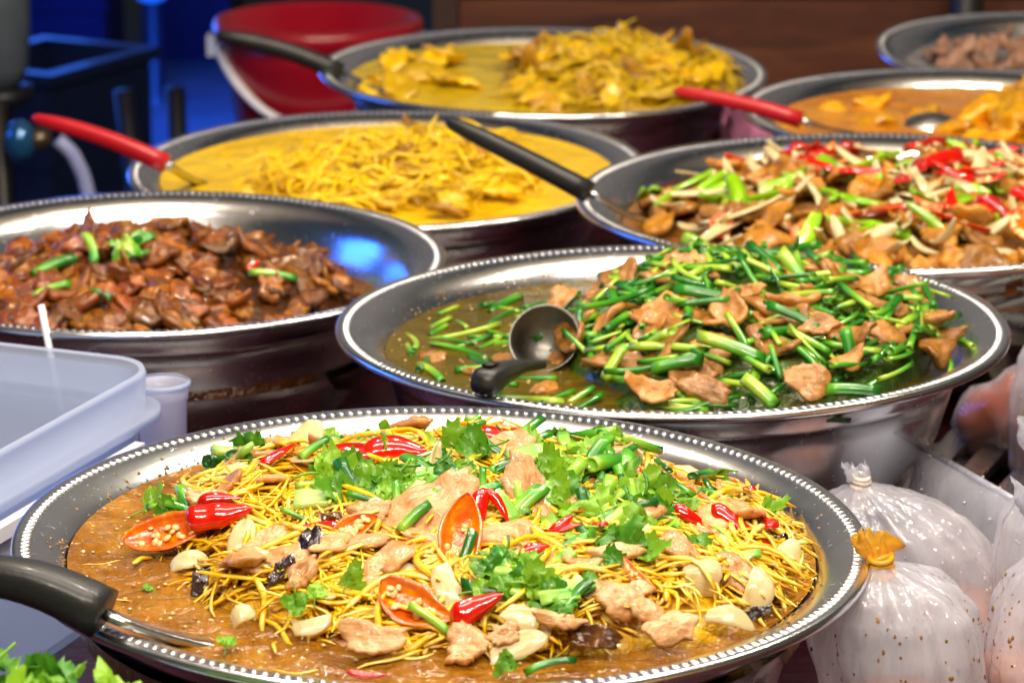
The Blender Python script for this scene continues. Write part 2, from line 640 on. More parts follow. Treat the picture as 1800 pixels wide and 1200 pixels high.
def shred(L, r, bend, seed, n=5, seg=7, wob=0.0):
    random.seed(seed)
    pts, rad = [], []
    ph = rnd(0, 6)
    lift = rnd(-0.5, 1) * bend * 0.6
    for i in range(seg):
        t = i / (seg - 1)
        x = (t - 0.5) * L
        pts.append((x, bend * L * (4 * t * (1 - t) - 0.5) + wob * L * sin(ph + 7 * t), lift * L * (4 * t * (1 - t)) + wob * L * 0.5 * cos(ph * 2 + 8 * t)))
        rad.append(r * (0.4 + 0.6 * min(1, 5 * min(t, 1 - t) + 0.1)) * rnd(0.85, 1.15))
    return tube(pts, rad, n, rnd(0.45, 0.9))


def scallion(L, r, bend, seed, n=10):
    """hollow tube with cut ends"""
    random.seed(seed)
    seg = 6
    out, inn = [], []
    fl = rnd(0.65, 1.0)
    s0, s1 = rnd(-0.5, 0.5), rnd(-0.5, 0.5)
    taper = rnd(0.75, 1.15)
    v, f = [], []
    rings = []
    for i in range(seg):
        rings.append((i / (seg - 1), 1.0))
    rings = [(0.06, 0.72)] + rings + [(0.94, 0.72)]
    for (t, k) in rings:
        rr = r * (1 + (taper - 1) * t) * k
        for q in range(n):
            a = 2 * pi * q / n
            y, z = rr * cos(a), rr * sin(a) * fl
            sh = (s0 * (1 - t) + s1 * t) * y * (1.0 if t < 0.2 or t > 0.8 else 0)
            v.append(((t - 0.5) * L + sh, y + bend * L * (4 * t * (1 - t)), z))
    m = len(rings)
    for i in range(m - 1):
        for q in range(n):
            q2 = (q + 1) % n
            f.append([i * n + q, i * n + q2, (i + 1) * n + q2, (i + 1) * n + q])
    f.append([q for q in range(n)][::-1])
    f.append([(m - 1) * n + q for q in range(n)])
    return v, f


def stalk(L, r, seed, n=14):
    """ridged solid celery stalk, slightly crescent in section"""
    random.seed(seed)
    v, f = [], []
    seg = 5
    s0, s1 = rnd(-0.4, 0.4), rnd(-0.4, 0.4)
    flare = rnd(0.9, 1.4)
    for i in range(seg):
        t = i / (seg - 1)
        rr = r * (flare + (1 - flare) * t)
        for q in range(n):
            a = 2 * pi * q / n
            k = rr * (1 + 0.06 * cos(7 * a))
            y, z = k * cos(a), 0.75 * k * sin(a) - 0.35 * k * max(0, sin(a)) ** 3
            v.append(((t - 0.5) * L + (s0 * (1 - t) + s1 * t) * y * 0.6, y + 0.06 * L * (4 * t * (1 - t)), z))
    for i in range(seg - 1):
        for q in range(n):
            q2 = (q + 1) % n
            f.append([i * n + q, i * n + q2, (i + 1) * n + q2, (i + 1) * n + q])
    f.append([q for q in range(n)][::-1])
    f.append([(seg - 1) * n + q for q in range(n)])
    return v, f


def slab(L, W, T, seed, curl=0.3, rag=0.25, wav=0.12, rings=6, n=26, point=0.0, fold=0.0):
    """irregular slice of meat, onion or mushroom: ragged outline, bent and rippled, with thickness"""
    random.seed(seed)
    ox, oy = rnd(0, 90), rnd(0, 90)
    ca, cb = rnd(-1, 1) * curl, rnd(0.2, 1) * curl * random.choice((-1, 1))
    tw = rnd(-1, 1) * curl * 0.6
    top, bot = [], []
    s = max(L, W)

    def zed(x, y):
        z = ca * x * x / s * 2 + cb * y * y / max(W, 1e-4) * 1.6 + tw * x * y / s * 2
        z += wav * s * 0.5 * noise.noise(Vector((x / s * 3.2 + ox, y / s * 3.2 + oy, 0)))
        z += wav * s * 0.26 * noise.noise(Vector((x / s * 8 + ox, y / s * 8 + oy, 3)))
        z += 0.016 * s * noise.noise(Vector((x / s * 19 + ox, y / s * 19 + oy, 5)))
        if fold:
            z += fold * s * max(0, x / s * 2 - 0.15) ** 1.5 * 0.9
        return z
    v, f = [], []

    def outline(a):
        k = 1 + rag * noise.noise(Vector((cos(a) * 1.3 + ox, sin(a) * 1.3 + oy, 7))) + rag * 0.6 * noise.noise(Vector((cos(a) * 4 + ox, sin(a) * 4 + oy, 1))) + rag * 0.25 * noise.noise(Vector((cos(a) * 9 + ox, sin(a) * 9 + oy, 4)))
        k *= 1 - point * (1 - abs(sin(a))) * 0
        x, y = cos(a), sin(a)
        if point:
            y *= (1 - abs(x) ** 1.6) ** point if abs(x) < 1 else 0
        return x * k * L / 2, y * k * W / 2
    for side in (1, -1):
        v.append((0, 0, zed(0, 0) + side * T / 2))
        for i in range(1, rings + 1):
            q = i / rings
            th = T / 2 * (1 - 0.5 * q ** 5) * (1.0 if i < rings else 0.8)
            th *= 1 + 0.5 * noise.noise(Vector((i * 0.7 + ox, side * 2.0, oy)))
            for k in range(n):
                x, y = outline(2 * pi * k / n)
                x, y = x * q, y * q
                v.append((x, y, zed(x, y) + side * th))
    for side in (0, 1):
        b = side * (1 + rings * n)
        for k in range(n):
            k2 = (k + 1) % n
            f.append([b, b + 1 + k, b + 1 + k2] if side == 0 else [b, b + 1 + k2, b + 1 + k])
            for i in range(rings - 1):
                p = b + 1 + i * n
                qd = [p + k, p + n + k, p + n + k2, p + k2]
                f.append(qd if side == 0 else qd[::-1])
    b0, b1 = 1 + (rings - 1) * n, 1 + rings * n + 1 + (rings - 1) * n
    for k in range(n):
        k2 = (k + 1) % n
        f.append([b0 + k, b1 + k, b1 + k2, b0 + k2])
    return v, f


def lump(L, W, T, seed, amp=0.35, n=16, m=11):
    random.seed(seed)
    o = Vector((rnd(0, 90), rnd(0, 90), rnd(0, 90)))
    v, f = ball(1.0, n, m)
    out = []
    for p in v:
        p = Vector(p)
        k = 1 + amp * noise.noise(p * 1.5 + o) + amp * 0.5 * noise.noise(p * 3.4 + o) + amp * 0.22 * noise.noise(p * 8 + o)
        out.append((p.x * k * L / 2, p.y * k * W / 2, p.z * k * T / 2))
    return out, f


def petal(L, W, T, seed, arch=0.28, sb=0.14):
    """cut onion layer: a bent sheet, one end broad and cut, the other drawn in, with ragged cut edges"""
    random.seed(seed)
    nu, nv = 14, 8
    e0, e1 = rnd(0.5, 1.0), rnd(0.1, 0.5)
    long = rnd(-0.12, 0.3)
    side_bend = rnd(-sb, sb)
    tw = rnd(-0.5, 0.5)
    o = rnd(0, 80)
    sk0, sk1 = rnd(-0.4, 0.4), rnd(-0.3, 0.3)
    v, f = [], []
    for side in (1, -1):
        for i in range(nu + 1):
            t = i / nu
            wd = W / 2 * (e0 * (1 - t) + e1 * t + (1 - (e0 * (1 - t) + e1 * t)) * sin(pi * t) ** 0.7)
            for j in range(nv + 1):
                s = 2 * j / nv - 1
                a = s * 1.1
                th = T / 2 * (0.35 + 0.65 * (1 - abs(s) ** 4))
                y = wd * sin(a) / sin(1.1)
                x = (t - 0.5) * L + (sk0 * (1 - t) ** 3 + sk1 * t ** 3) * y + 0.03 * L * noise.noise(Vector((t * 4 + o, s * 3, 2)))
                z = arch * wd * (cos(a) - cos(1.1)) * 1.8 - long * L * (2 * t - 1) ** 2 + tw * y * (t - 0.5) + 0.05 * W * noise.noise(Vector((t * 5 + o, s * 2, 7)))
                yy = y * (1 + 0.1 * noise.noise(Vector((t * 6 + o, side * 0.0, 5)))) + side_bend * L * (4 * t * (1 - t))
                v.append((x, yy, z + side * th))
    w1 = nv + 1
    off = (nu + 1) * w1
    for i in range(nu):
        for j in range(nv):
            q = [i * w1 + j, (i + 1) * w1 + j, (i + 1) * w1 + j + 1, i * w1 + j + 1]
            f.append(q)
            f.append([off + k for k in q[::-1]])
        for j in (0, nv):
            q = [i * w1 + j, off + i * w1 + j, off + (i + 1) * w1 + j, (i + 1) * w1 + j]
            f.append(q if j == 0 else q[::-1])
    for i in (0, nu):
        for j in range(nv):
            q = [i * w1 + j, i * w1 + j + 1, off + i * w1 + j + 1, off + i * w1 + j]
            f.append(q if i == 0 else q[::-1])
    return v, f


def leafshape(L, seed):
    """serrated three-lobed leaf on a short stalk"""
    random.seed(seed)
    mb = MB()
    cx, cy = rnd(-0.8, 0.8), rnd(0.3, 1.2) * random.choice((-1, 1))
    o = rnd(0, 50)

    def bendz(x, y):
        return cx * x * x / L * 1.2 + cy * y * y / L * 1.5 + 0.28 * L * noise.noise(Vector((x / L * 3.5 + o, y / L * 3.5, o))) + 0.1 * L * noise.noise(Vector((x / L * 9 + o, y / L * 9, o)))
    for (ang, ll, ww, bx) in ((0, 0.75, 0.58, 0.25), (rnd(0.6, 0.95), 0.56, 0.46, 0.2), (-rnd(0.6, 0.95), 0.56, 0.46, 0.2)):
        out = []
        N = 5
        for sgn in (1, -1):
            row = []
            for i in range(N + 1):
                t = i / N
                wdt = ww * L / 2 * (sin(pi * min(1, t * 0.88 + 0.08)) ** 0.75)
                row.append((t * ll * L, sgn * wdt * (1.0 if i % 2 else 0.84)))
                if i < N:
                    tt = t + 0.62 / N
                    wdt = ww * L / 2 * (sin(pi * min(1, tt * 0.88 + 0.08)) ** 0.75)
                    row.append(((tt + 0.55 / N) * ll * L, sgn * wdt * 1.12))
            out.append(row)
        ca, sa = cos(ang), sin(ang)
        v, f = [], []
        M = len(out[0])
        for i in range(M):
            xa = (i / (M - 1)) * ll * L * 1.0
            for (x, y) in (out[0][i], ((out[0][i][0] + xa) / 2, out[0][i][1] * 0.5), (xa, 0), ((out[1][i][0] + xa) / 2, out[1][i][1] * 0.5), out[1][i]):
                X = bx * L * 0.4 + x * ca - y * sa
                Y = x * sa + y * ca
                dz = 0.10 * abs(y)
                v.append((X - 0.35 * L, Y, bendz(X, Y) + dz))
        for i in range(M - 1):
            for j in range(4):
                f.append([i * 5 + j, (i + 1) * 5 + j, (i + 1) * 5 + j + 1, i * 5 + j + 1])
        mb.add(v, f)
    p = [(-0.35 * L - t * L * 0.5 + 0.1 * L, 0.06 * L * sin(3 * t), bendz(0, 0) - 0.05 * L * t) for t in (0, 0.33, 0.66, 1)]
    mb.add(*tube(p, 0.028 * L, 5))
    return mb.v, mb.f


def chilli_half(L, W, seed, point=(0.35, 1.0), depth=0.8):
    """half a chilli cut lengthwise, cut face up: (skin verts/faces, flesh verts/faces, seeds)"""
    random.seed(seed)
    nu, nv = 16, 10
    bend = rnd(-0.12, 0.12)

    def wd(t):
        a = max(0.0, 1 - (1 - min(1, t / max(0.02, point[0]))) ** 2) ** 0.5 if t < point[0] else 1.0
        b = max(0.0, 1 - max(0, (t - (1 - point[1]))) / max(point[1], 0.02)) ** 0.6 if t > 1 - point[1] else 1.0
        return W / 2 * max(0.03, min(a, b))

    ox = rnd(0, 90)

    def pt(t, ph, k, dz=0):
        w_ = wd(t) * (1 + 0.14 * noise.noise(Vector((t * 3.5 + ox, 0.6 * cos(ph), 3))) + 0.05 * noise.noise(Vector((t * 9 + ox, cos(ph) * 2, 1))))
        return ((t - 0.5) * L, k * w_ * cos(ph) + bend * L * (4 * t * (1 - t)), -depth * k * w_ * sin(ph) * (1.0 if k > 0.95 else 0.8) + dz)
    sv, sf, fv, ff = [], [], [], []
    for i in range(nu + 1):
        for j in range(nv + 1):
            sv.append(pt(i / nu, pi * j / nv, 1.0))
    for i in range(nu):
        for j in range(nv):
            sf.append([i * (nv + 1) + j, i * (nv + 1) + j + 1, (i + 1) * (nv + 1) + j + 1, (i + 1) * (nv + 1) + j])
    # flesh: rim lip, then hollow
    for i in range(nu + 1):
        t = i / nu
        row = [pt(t, 0, 1.0), pt(t, 0, 0.9, 0.03 * W)]
        for j in range(nv + 1):
            row.append(pt(t, pi * j / nv, 0.74, -0.02 * W))
        row += [pt(t, pi, 0.9, 0.03 * W), pt(t, pi, 1.0)]
        fv += row
    R = nv + 5
    for i in range(nu):
        for j in range(R - 1):
            ff.append([i * R + j, (i + 1) * R + j, (i + 1) * R + j + 1, i * R + j + 1])
    sd = MB()
    for k in range(int(rnd(14, 22))):
        t = rnd(0.14, 0.8)
        w_ = wd(t)
        r_ = rnd(0.0015, 0.0022)
        y = rnd(-0.55, 0.55) * w_
        M = Matrix.Translation(((t - 0.5) * L, y + bend * L * (4 * t * (1 - t)), -depth * 0.45 * sqrt(max(0, w_ * w_ - y * y)) + rnd(0, 0.001))) @ Euler((rnd(-.6, .6), rnd(-.6, .6), rnd(0, 6))).to_matrix().to_4x4()
        sd.add(*ball(r_, 7, 5, (1.25, 1, 0.55)), 0, M)
    return sv, sf, fv, ff, sd


def chilli_ring(R, H, seed):
    """thick slice across a chilli"""
    random.seed(seed)
    n = 22
    k1 = [1 + 0.08 * sin(2 * (2 * pi * q / n) + seed) + 0.04 * sin(3 * (2 * pi * q / n)) for q in range(n)]
    skin, flesh = MB(), MB()

    def ringset(prof):
        v, f = [], []
        for (r, z) in prof:
            for q in range(n):
                a = 2 * pi * q / n
                v.append((r * k1[q] * cos(a), r * k1[q] * sin(a), z))
        for i in range(len(prof) - 1):
            for q in range(n):
                q2 = (q + 1) % n
                f.append([i * n + q, i * n + q2, (i + 1) * n + q2, (i + 1) * n + q])
        return v, f
    skin.add(*ringset([(R * 0.93, -H / 2), (R, -H * 0.42), (R * 1.02, 0), (R, H * 0.42), (R * 0.95, H / 2)]))
    flesh.add(*ringset([(R * 0.95, H / 2), (R * 0.84, H / 2 + 0.0004), (R * 0.72, H * 0.45), (R * 0.6, H * 0.2), (R * 0.3, H * 0.12), (0.0001, H * 0.14)]))
    flesh.add(*ringset([(0.0001, -H * 0.3), (R * 0.7, -H * 0.42), (R * 0.93, -H / 2)]))
    sd = MB()
    for k in range(14):
        a, r_ = rnd(0, 6.28), R * 0.62 * sqrt(rnd(0.02, 1))
        M = Matrix.Translation((r_ * cos(a), r_ * sin(a), H * 0.28 + rnd(0, 0.001))) @ Euler((rnd(-.5, .5), rnd(-.5, .5), a)).to_matrix().to_4x4()
        sd.add(*ball(R * 0.17, 7, 5, (1.3, 1, 0.6)), 0, M)
    return skin, flesh, sd

# ------------------------------------------------------------------ bowls


TABLE_Z = 0.775
# centre x, y, rim height, tilt x, tilt y, radius  (solved from the photograph's rims)
BOWLS = {
    'front': (-0.0372, 1.4466, 0.9364, 0.0163, 0.0053, 0.2296),
    'green': (0.1092, 1.8859, 0.9325, -0.0057, 0.0138, 0.2304),
    'stew': (-0.2794, 2.1522, 0.9115, 0.0032, 0.0020, 0.2284),
    'noodle': (-0.1159, 2.5952, 0.8885, -0.0060, -0.0168, 0.2408),
    'curry': (0.0336, 3.0597, 0.8948, 0.0102, -0.0173, 0.2442),
    'stirfry': (0.3104, 2.3328, 0.9185, -0.0026, -0.0015, 0.2568),
    'orange': (0.4635, 2.8003, 0.8993, 0.0023, -0.0049, 0.2322),
    'dry': (0.6567, 3.2700, 0.8732, 0.0267, -0.0497, 0.2326),
    'herb': (-0.2050, 1.0500, 0.9230, 0.0, 0.0, 0.1950),
}


class Bowl:
    def __init__(s, key, heaps, level, name):
        cx, cy, cz, ax, ay, R = BOWLS[key]
        s.key, s.R, s.level, s.heaps, s.name = key, R, level, heaps, name
        n = Vector((ax, ay, 1)).normalized()
        x = Vector((1, 0, 0))
        x = (x - n * x.dot(n)).normalized()
        y = n.cross(x)
        s.M = Matrix(((x.x, y.x, n.x, cx), (x.y, y.y, n.y, cy), (x.z, y.z, n.z, cz), (0, 0, 0, 1)))
        s.Mi = s.M.inverted()
        s.n = n

    def h(s, u, v):
        """height of the food above the rim plane at (u, v), in radii"""
        z = s.level - 0.012
        for (c, d, a, b, t, pw) in s.heaps:
            q = ((u - c) / a) ** 2 + ((v - d) / b) ** 2
            if q < 1:
                z = max(z, 0) + 0 if False else z + 0
                z = max(z, s.level - 0.012 + t * (1 - q) ** pw) if t > 0 else z
        z += 0.02 * noise.noise(Vector((u * 6, v * 6, len(s.key)))) * (1 if z > s.level else 0)
        return z

    def pos(s, u, v, lift=0.0):
        return s.M @ Vector((u * s.R, v * s.R, s.h(u, v) * s.R + lift))

    def normal(s, u, v):
        e = 0.05
        g = Vector((-(s.h(u + e, v) - s.h(u - e, v)) / (2 * e), -(s.h(u, v + e) - s.h(u, v - e)) / (2 * e), 1)).normalized()
        return (s.M.to_3x3() @ g).normalized()

    def hit(s, px, py):
        """where the line of sight through a pixel meets the food"""
        o = s.Mi @ CAM
        d = s.Mi.to_3x3() @ ray(px, py)
        t = (0.5 * s.R - o.z) / d.z
        dt = 0.0015
        best = None
        for k in range(900):
            p = o + d * t
            u, v = p.x / s.R, p.y / s.R
            z = max(s.h(u, v), s.level) * s.R
            if p.z <= z:
                return u, v
            t += dt
        return u, v


def bowl_mesh(b, D, mat):
    R = b.R
    # inside, from the middle of the floor outwards, over the lip and down the outside
    dd = D / R
    inner = [(0.001, -0.92 * dd), (0.35, -0.92 * dd), (0.5, -0.88 * dd), (0.62, -0.76 * dd), (0.71, -0.56 * dd), (0.775, -0.30), (0.815, -0.185), (0.84, -0.115), (0.858, -0.075),
             (0.874, -0.05), (0.893, -0.031), (0.915, -0.017), (0.94, -0.008), (0.958, -0.004), (0.972, -0.004), (0.985, 0.0), (0.995, -0.001), (1.0, -0.008), (1.0, -0.019), (0.993, -0.026), (0.98, -0.026)]
    outer = [(0.962, -0.021), (0.945, -0.022), (0.92, -0.031), (0.898, -0.045), (0.882, -0.065), (0.868, -0.10), (0.866, -0.113), (0.852, -0.118), (0.835, -0.175), (0.80, -0.30), (0.735, -0.60 * dd), (0.65, -0.82 * dd), (0.55, -0.94 * dd), (0.42, -0.997 * dd), (0.002, -1.0 * dd)]
    prof = [(r * R, z * R) for r, z in inner + outer]
    v, f = lathe(prof, 128, True)
    # slight wobble of thin pressed metal
    vv = []
    for (x, y, z) in v:
        a = math.atan2(y, x)
        rr = sqrt(x * x + y * y) / R
        k = 0.004 * R * rr * rr * (sin(2 * a + R * 900) + 0.5 * sin(5 * a + R * 300)) * (1 if rr > 0.6 else 0)
        vv.append((x, y, z + k * 0.6))
    return mesh('steel_bowl', vv, [q[::-1] for q in f], mat)


def bead_mesh(b, nb, mat):
    mb = MB()
    R = b.R
    for k in range(nb):
        a = 2 * pi * k / nb
        M = Matrix.Rotation(a, 4, 'Z') @ Matrix.Translation((R * 0.968, 0, -0.0045 * R + 0.004 * R * 0.6 * 0.94 * (sin(2 * a + R * 900) + 0.5 * sin(5 * a + R * 300)))) @ Matrix.Rotation(0.35, 4, 'Z')
        mb.add(*ball(0.0026, 8, 6, (1.4, 0.8, 0.5)), 0, M)
    return mb.mesh('beaded_edge', mat)


def make_bowl(b, label, beads=236):
    D = BOWLS[b.key][2] - TABLE_Z
    o = obj('steel_bowl', bowl_mesh(b, D, STEEL), None, b.M)
    tag(o, label, 'bowl', 'steel serving bowls on the stall table')
    obj('beaded_edge', bead_mesh(b, beads, BEAD), o)
    return o


def liquid(b, mat, label, name='broth', rad=None, amp=0.004):
    """surface of the broth inside a bowl, with a meniscus at the edge and a closed body below"""
    R = b.R
    lv = b.level
    prof = [(0.874, -0.05), (0.893, -0.031), (0.915, -0.017), (0.858, -0.075), (0.84, -0.115), (0.815, -0.185), (0.775, -0.3)]
    prof.sort(key=lambda p: p[1])
    r_edge = rad
    if r_edge is None:
        for (r0, z0), (r1, z1) in zip(prof, prof[1:]):
            if z0 <= lv <= z1:
                r_edge = r0 + (r1 - r0) * (lv - z0) / (z1 - z0)
        r_edge = r_edge or 0.87
    n, m = 96, 30
    v, f = [(0, 0, lv * R)], []
    for i in range(1, m + 1):
        q = i / m
        for k in range(n):
            a = 2 * pi * k / n
            r = r_edge * q
            x, y = r * cos(a), r * sin(a)
            z = lv + amp * noise.noise(Vector((x * 9, y * 9, 4))) + amp * 0.5 * noise.noise(Vector((x * 22, y * 22, 9)))
            if i == m:
                z = lv + 0.006
            v.append((x * R, y * R, z * R))
    for k in range(n):
        k2 = (k + 1) % n
        f.append([0, 1 + k, 1 + k2])
        for i in range(m - 1):
            p = 1 + i * n
            f.append([p + k, p + n + k, p + n + k2, p + k2])
    o = obj(name, mesh(name, v, f, mat), None, b.M)
    tag(o, label, name)
    return o


def bubbles(b, parent, num, mask, lo=0.0006, hi=0.0016):
    mb = MB()
    c = 0
    while c < num:
        u, v = rnd(-0.86, 0.86), rnd(-0.86, 0.86)
        if u * u + v * v > 0.74 or mask(u, v) < random.random():
            continue
        c += 1
        r = rnd(lo, hi)
        mb.add(*ball(r, 8, 5, (1, 1, 0.6)), 0, Matrix.Translation((u * b.R, v * b.R, b.level * b.R + 0.0004)))
    o = obj('foam', mb.mesh('foam', BUB), parent)
    o['kind'] = 'stuff'


def mound(b, mat, label, name, cat, rad=0.86, amp=0.018, low=None):
    """the packed inside of a heap, under the loose pieces"""
    R = b.R
    n, m = 80, 40
    v, f = [], []

    def z(u, w_):
        h = b.h(u, w_)
        h -= 0.022 + 0.09 * max(0, 1 - (h - b.level) / 0.05)
        return (h + amp * noise.noise(Vector((u * 9, w_ * 9, 2))) + amp * 0.6 * noise.noise(Vector((u * 21, w_ * 21, 5))))
    v.append((0, 0, z(0, 0) * R))
    for i in range(1, m + 1):
        q = i / m
        for k in range(n):
            a = 2 * pi * k / n
            u, w_ = rad * q * cos(a), rad * q * sin(a)
            v.append((u * R, w_ * R, (z(u, w_) if i < m else b.level - 0.08) * R))
    for k in range(n):
        k2 = (k + 1) % n
        f.append([0, 1 + k, 1 + k2])
        for i in range(m - 1):
            p = 1 + i * n
            f.append([p + k, p + n + k, p + n + k2, p + k2])
    o = obj(name, mesh(name, v, f, mat), None, b.M)
    tag(o, label, cat, None, 'stuff')
    return o


FRONT = Bowl('front', [(0.10, 0.02, 0.76, 0.69, 0.125, 0.6), (0.07, 0.12, 0.64, 0.55, 0.185, 0.6), (-0.32, 0.18, 0.4, 0.42, 0.14, 0.6), (0.3, -0.3, 0.48, 0.38, 0.125, 0.6), (-0.18, -0.3, 0.38, 0.28, 0.10, 0.6)], -0.052, 'front bowl')
GREEN = Bowl('green', [(0.27, 0.02, 0.63, 0.82, 0.18, 0.6), (0.22, 0.16, 0.5, 0.5, 0.205, 0.6), (0.15, -0.5, 0.45, 0.35, 0.07, 0.5)], -0.085, 'bowl of greens')
STEWB = Bowl('stew', [(-0.04, -0.1, 0.77, 0.8, 0.22, 0.5), (0.0, 0.0, 0.6, 0.5, 0.26, 0.6)], -0.20, 'stew bowl')
NOODLE = Bowl('noodle', [(0.05, -0.15, 0.62, 0.6, 0.065, 0.6), (0.1, 0.15, 0.45, 0.4, 0.075, 0.6)], -0.045, 'noodle bowl')
CURRY = Bowl('curry', [(0.32, -0.05, 0.6, 0.7, 0.115, 0.6), (0.25, 0.0, 0.4, 0.5, 0.135, 0.6), (-0.5, 0.0, 0.3, 0.5, 0.04, 0.6)], -0.06, 'curry bowl')
STIR = Bowl('stirfry', [(0.05, -0.05, 0.84, 0.82, 0.135, 0.6), (0.15, 0.1, 0.6, 0.5, 0.155, 0.6)], -0.10, 'stir-fry bowl')
ORNG = Bowl('orange', [(0.45, 0.0, 0.4, 0.6, 0.10, 0.6)], -0.07, 'orange curry bowl')
DRY = Bowl('dry', [(-0.3, 0.0, 0.5, 0.55, 0.12, 0.6)], -0.10, 'far bowl')
HERB = Bowl('herb', [(-0.15, 0.2, 0.75, 0.75, 0.36, 0.6)], -0.10, 'herb bowl')

# ------------------------------------------------------------------ placing pieces

USED = set()


def basis(n, xd):
    x = (xd - n * xd.dot(n)).normalized()
    y = n.cross(x)
    return x, y, n


def mat4(x, y, z, p, s=(1, 1, 1)):
    return Matrix(((x.x * s[0], y.x * s[1], z.x * s[2], p.x), (x.y * s[0], y.y * s[1], z.y * s[2], p.y), (x.z * s[0], y.z * s[1], z.z * s[2], p.z), (0, 0, 0, 1)))


def place_px(b, px, py, ang, Lpx, lift=0.004, tilt=0.5, roll=0.0, face=0.35):
    """matrix for a piece whose length axis looks Lpx long and turned by ang in the photograph; returns (matrix, length in metres)"""
    u, v = b.hit(px, py)
    rr_ = sqrt(u * u + v * v)
    if rr_ > 0.83:
        u, v = u * 0.83 / rr_, v * 0.83 / rr_
    n = b.normal(u, v)
    p = b.pos(u, v)
    if b.M.translation.z + b.level * b.R > p.z:
        p = b.M @ Vector((u * b.R, v * b.R, b.level * b.R))
    vd = (p - CAM).normalized()
    n = (n * (1 - face) - vd * face).normalized()
    a = radians(ang)
    e = CR * cos(a) + CU * sin(a)
    t = n.cross(vd.cross(e))
    t.normalize()
    if t.dot(e) < 0:
        t = -t
    x = (t * (1 - tilt) + e * tilt).normalized()
    dist = (p - CAM).dot(CF)
    proj = sqrt((x.dot(CR)) ** 2 + (x.dot(CU)) ** 2)
    L = Lpx * dist / FPX / max(0.35, proj)
    y = n.cross(x).normalized()
    z = x.cross(y)
    if roll:
        q = Matrix.Rotation(roll, 3, x)
        y, z = q @ y, q @ z
    return mat4(x, y, z, p - vd * (lift / max(0.4, -n.dot(vd)))), L


def place_uv(b, u, v, yaw, lift=0.004, tl=0.35, s=1.0, flip=False):
    n = b.normal(u, v)
    n = (n + Vector((rnd(-tl, tl), rnd(-tl, tl), 0))).normalized()
    x, y, z = basis(n, Vector((cos(yaw), sin(yaw), 0.0001)))
    if flip:
        y, z = -y, -z
    p = b.pos(u, v, lift)
    return mat4(x, y, z, p, (s, s, s))


COLS = ('far left', 'left', 'centre', 'right', 'far right')
ROWS = ('near the front rim', 'toward the front', 'in the middle', 'toward the back', 'along the back')


def where(b, u, v):
    c = min(4, max(0, int((u + 0.85) / 0.34)))
    r = min(4, max(0, int((v + 0.85) / 0.34)))
    if c == 2 and r == 2:
        return 'at the centre of the ' + b.name
    if c == 2:
        return ROWS[r] + ' of the ' + b.name + ', centre' if r in (1, 2, 3, 4) else ROWS[r] + ' in the ' + b.name + ', centre'
    if r == 2:
        return 'midway back at the ' + COLS[c] + ' of the ' + b.name
    return ROWS[r] + ' at the ' + COLS[c] + ' of the ' + b.name


def scatter(b, name, label, cat, group, variants, num, mask, lift=(0.0, 0.006), tl=0.4, smin=0.8, smax=1.2, yaw=None, parts=None):
    """loose pieces strewn over a heap, each one an object of its own"""
    out = []
    tries = 0
    while len(out) < num and tries < num * 60:
        tries += 1
        u, v = rnd(-0.88, 0.88), rnd(-0.88, 0.88)
        if u * u + v * v > 0.77 or not (mask(u, v) > random.random()):
            continue
        k = random.randrange(len(variants))
        yw = rnd(0, 2 * pi) if yaw is None else yaw(u, v)
        if u * u + v * v > 0.5:      # near the wall a piece lies along it
            yw = math.atan2(v, u) + pi / 2 + rnd(-0.35, 0.35)
        M = place_uv(b, u, v, yw, rnd(*lift), tl, rnd(smin, smax), random.random() < 0.5)
        zl = (b.Mi @ M.translation).z
        if zl < b.level * b.R + 0.0005:
            M.translation = M.translation + b.n * (b.level * b.R + 0.0005 - zl)
        o = obj(name, variants[k], None, M)
        tag(o, label + ' ' + where(b, u, v), cat, group)
        if parts:
            for pn, pm in parts[k]:
                obj(pn, pm, o)
        out.append((o, u, v))
    return out


def ell(c, d, a, bb, soft=0.25):
    def m(u, v):
        q = sqrt(((u - c) / a) ** 2 + ((v - d) / bb) ** 2)
        return max(0.0, min(1.0, (1 - q) / soft))
    return m


def both(*ms):
    return lambda u, v: max(m(u, v) for m in ms)

# ------------------------------------------------------------------ the setting
GROUND = plain('dark wet asphalt', (0.03, 0.032, 0.036), 0.35, 0, 0, 3, 0.5, 0.004, 30)
gv, gf = box(-40, 40, -20, 60, -0.05, 0.0)
GLOW_STRIP = plain('pale glow strip', (0.12, 0.125, 0.14), 0.5, 0, 0, 3, 0.3, 0.003, 20)  # added strip, coloured paler than the street to raise the blue glow
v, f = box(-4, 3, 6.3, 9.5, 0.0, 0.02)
tag(obj('glow_strip', mesh('glow_strip', v, f, GLOW_STRIP, smooth=False)), 'paler ground strip added to raise the blue glow behind the stall on the left', 'glow_strip', None, 'structure')
tag(obj('ground', mesh('ground', gv, gf, GROUND, smooth=False)), 'dark street surface under blue light behind the stall', 'ground', None, 'structure')

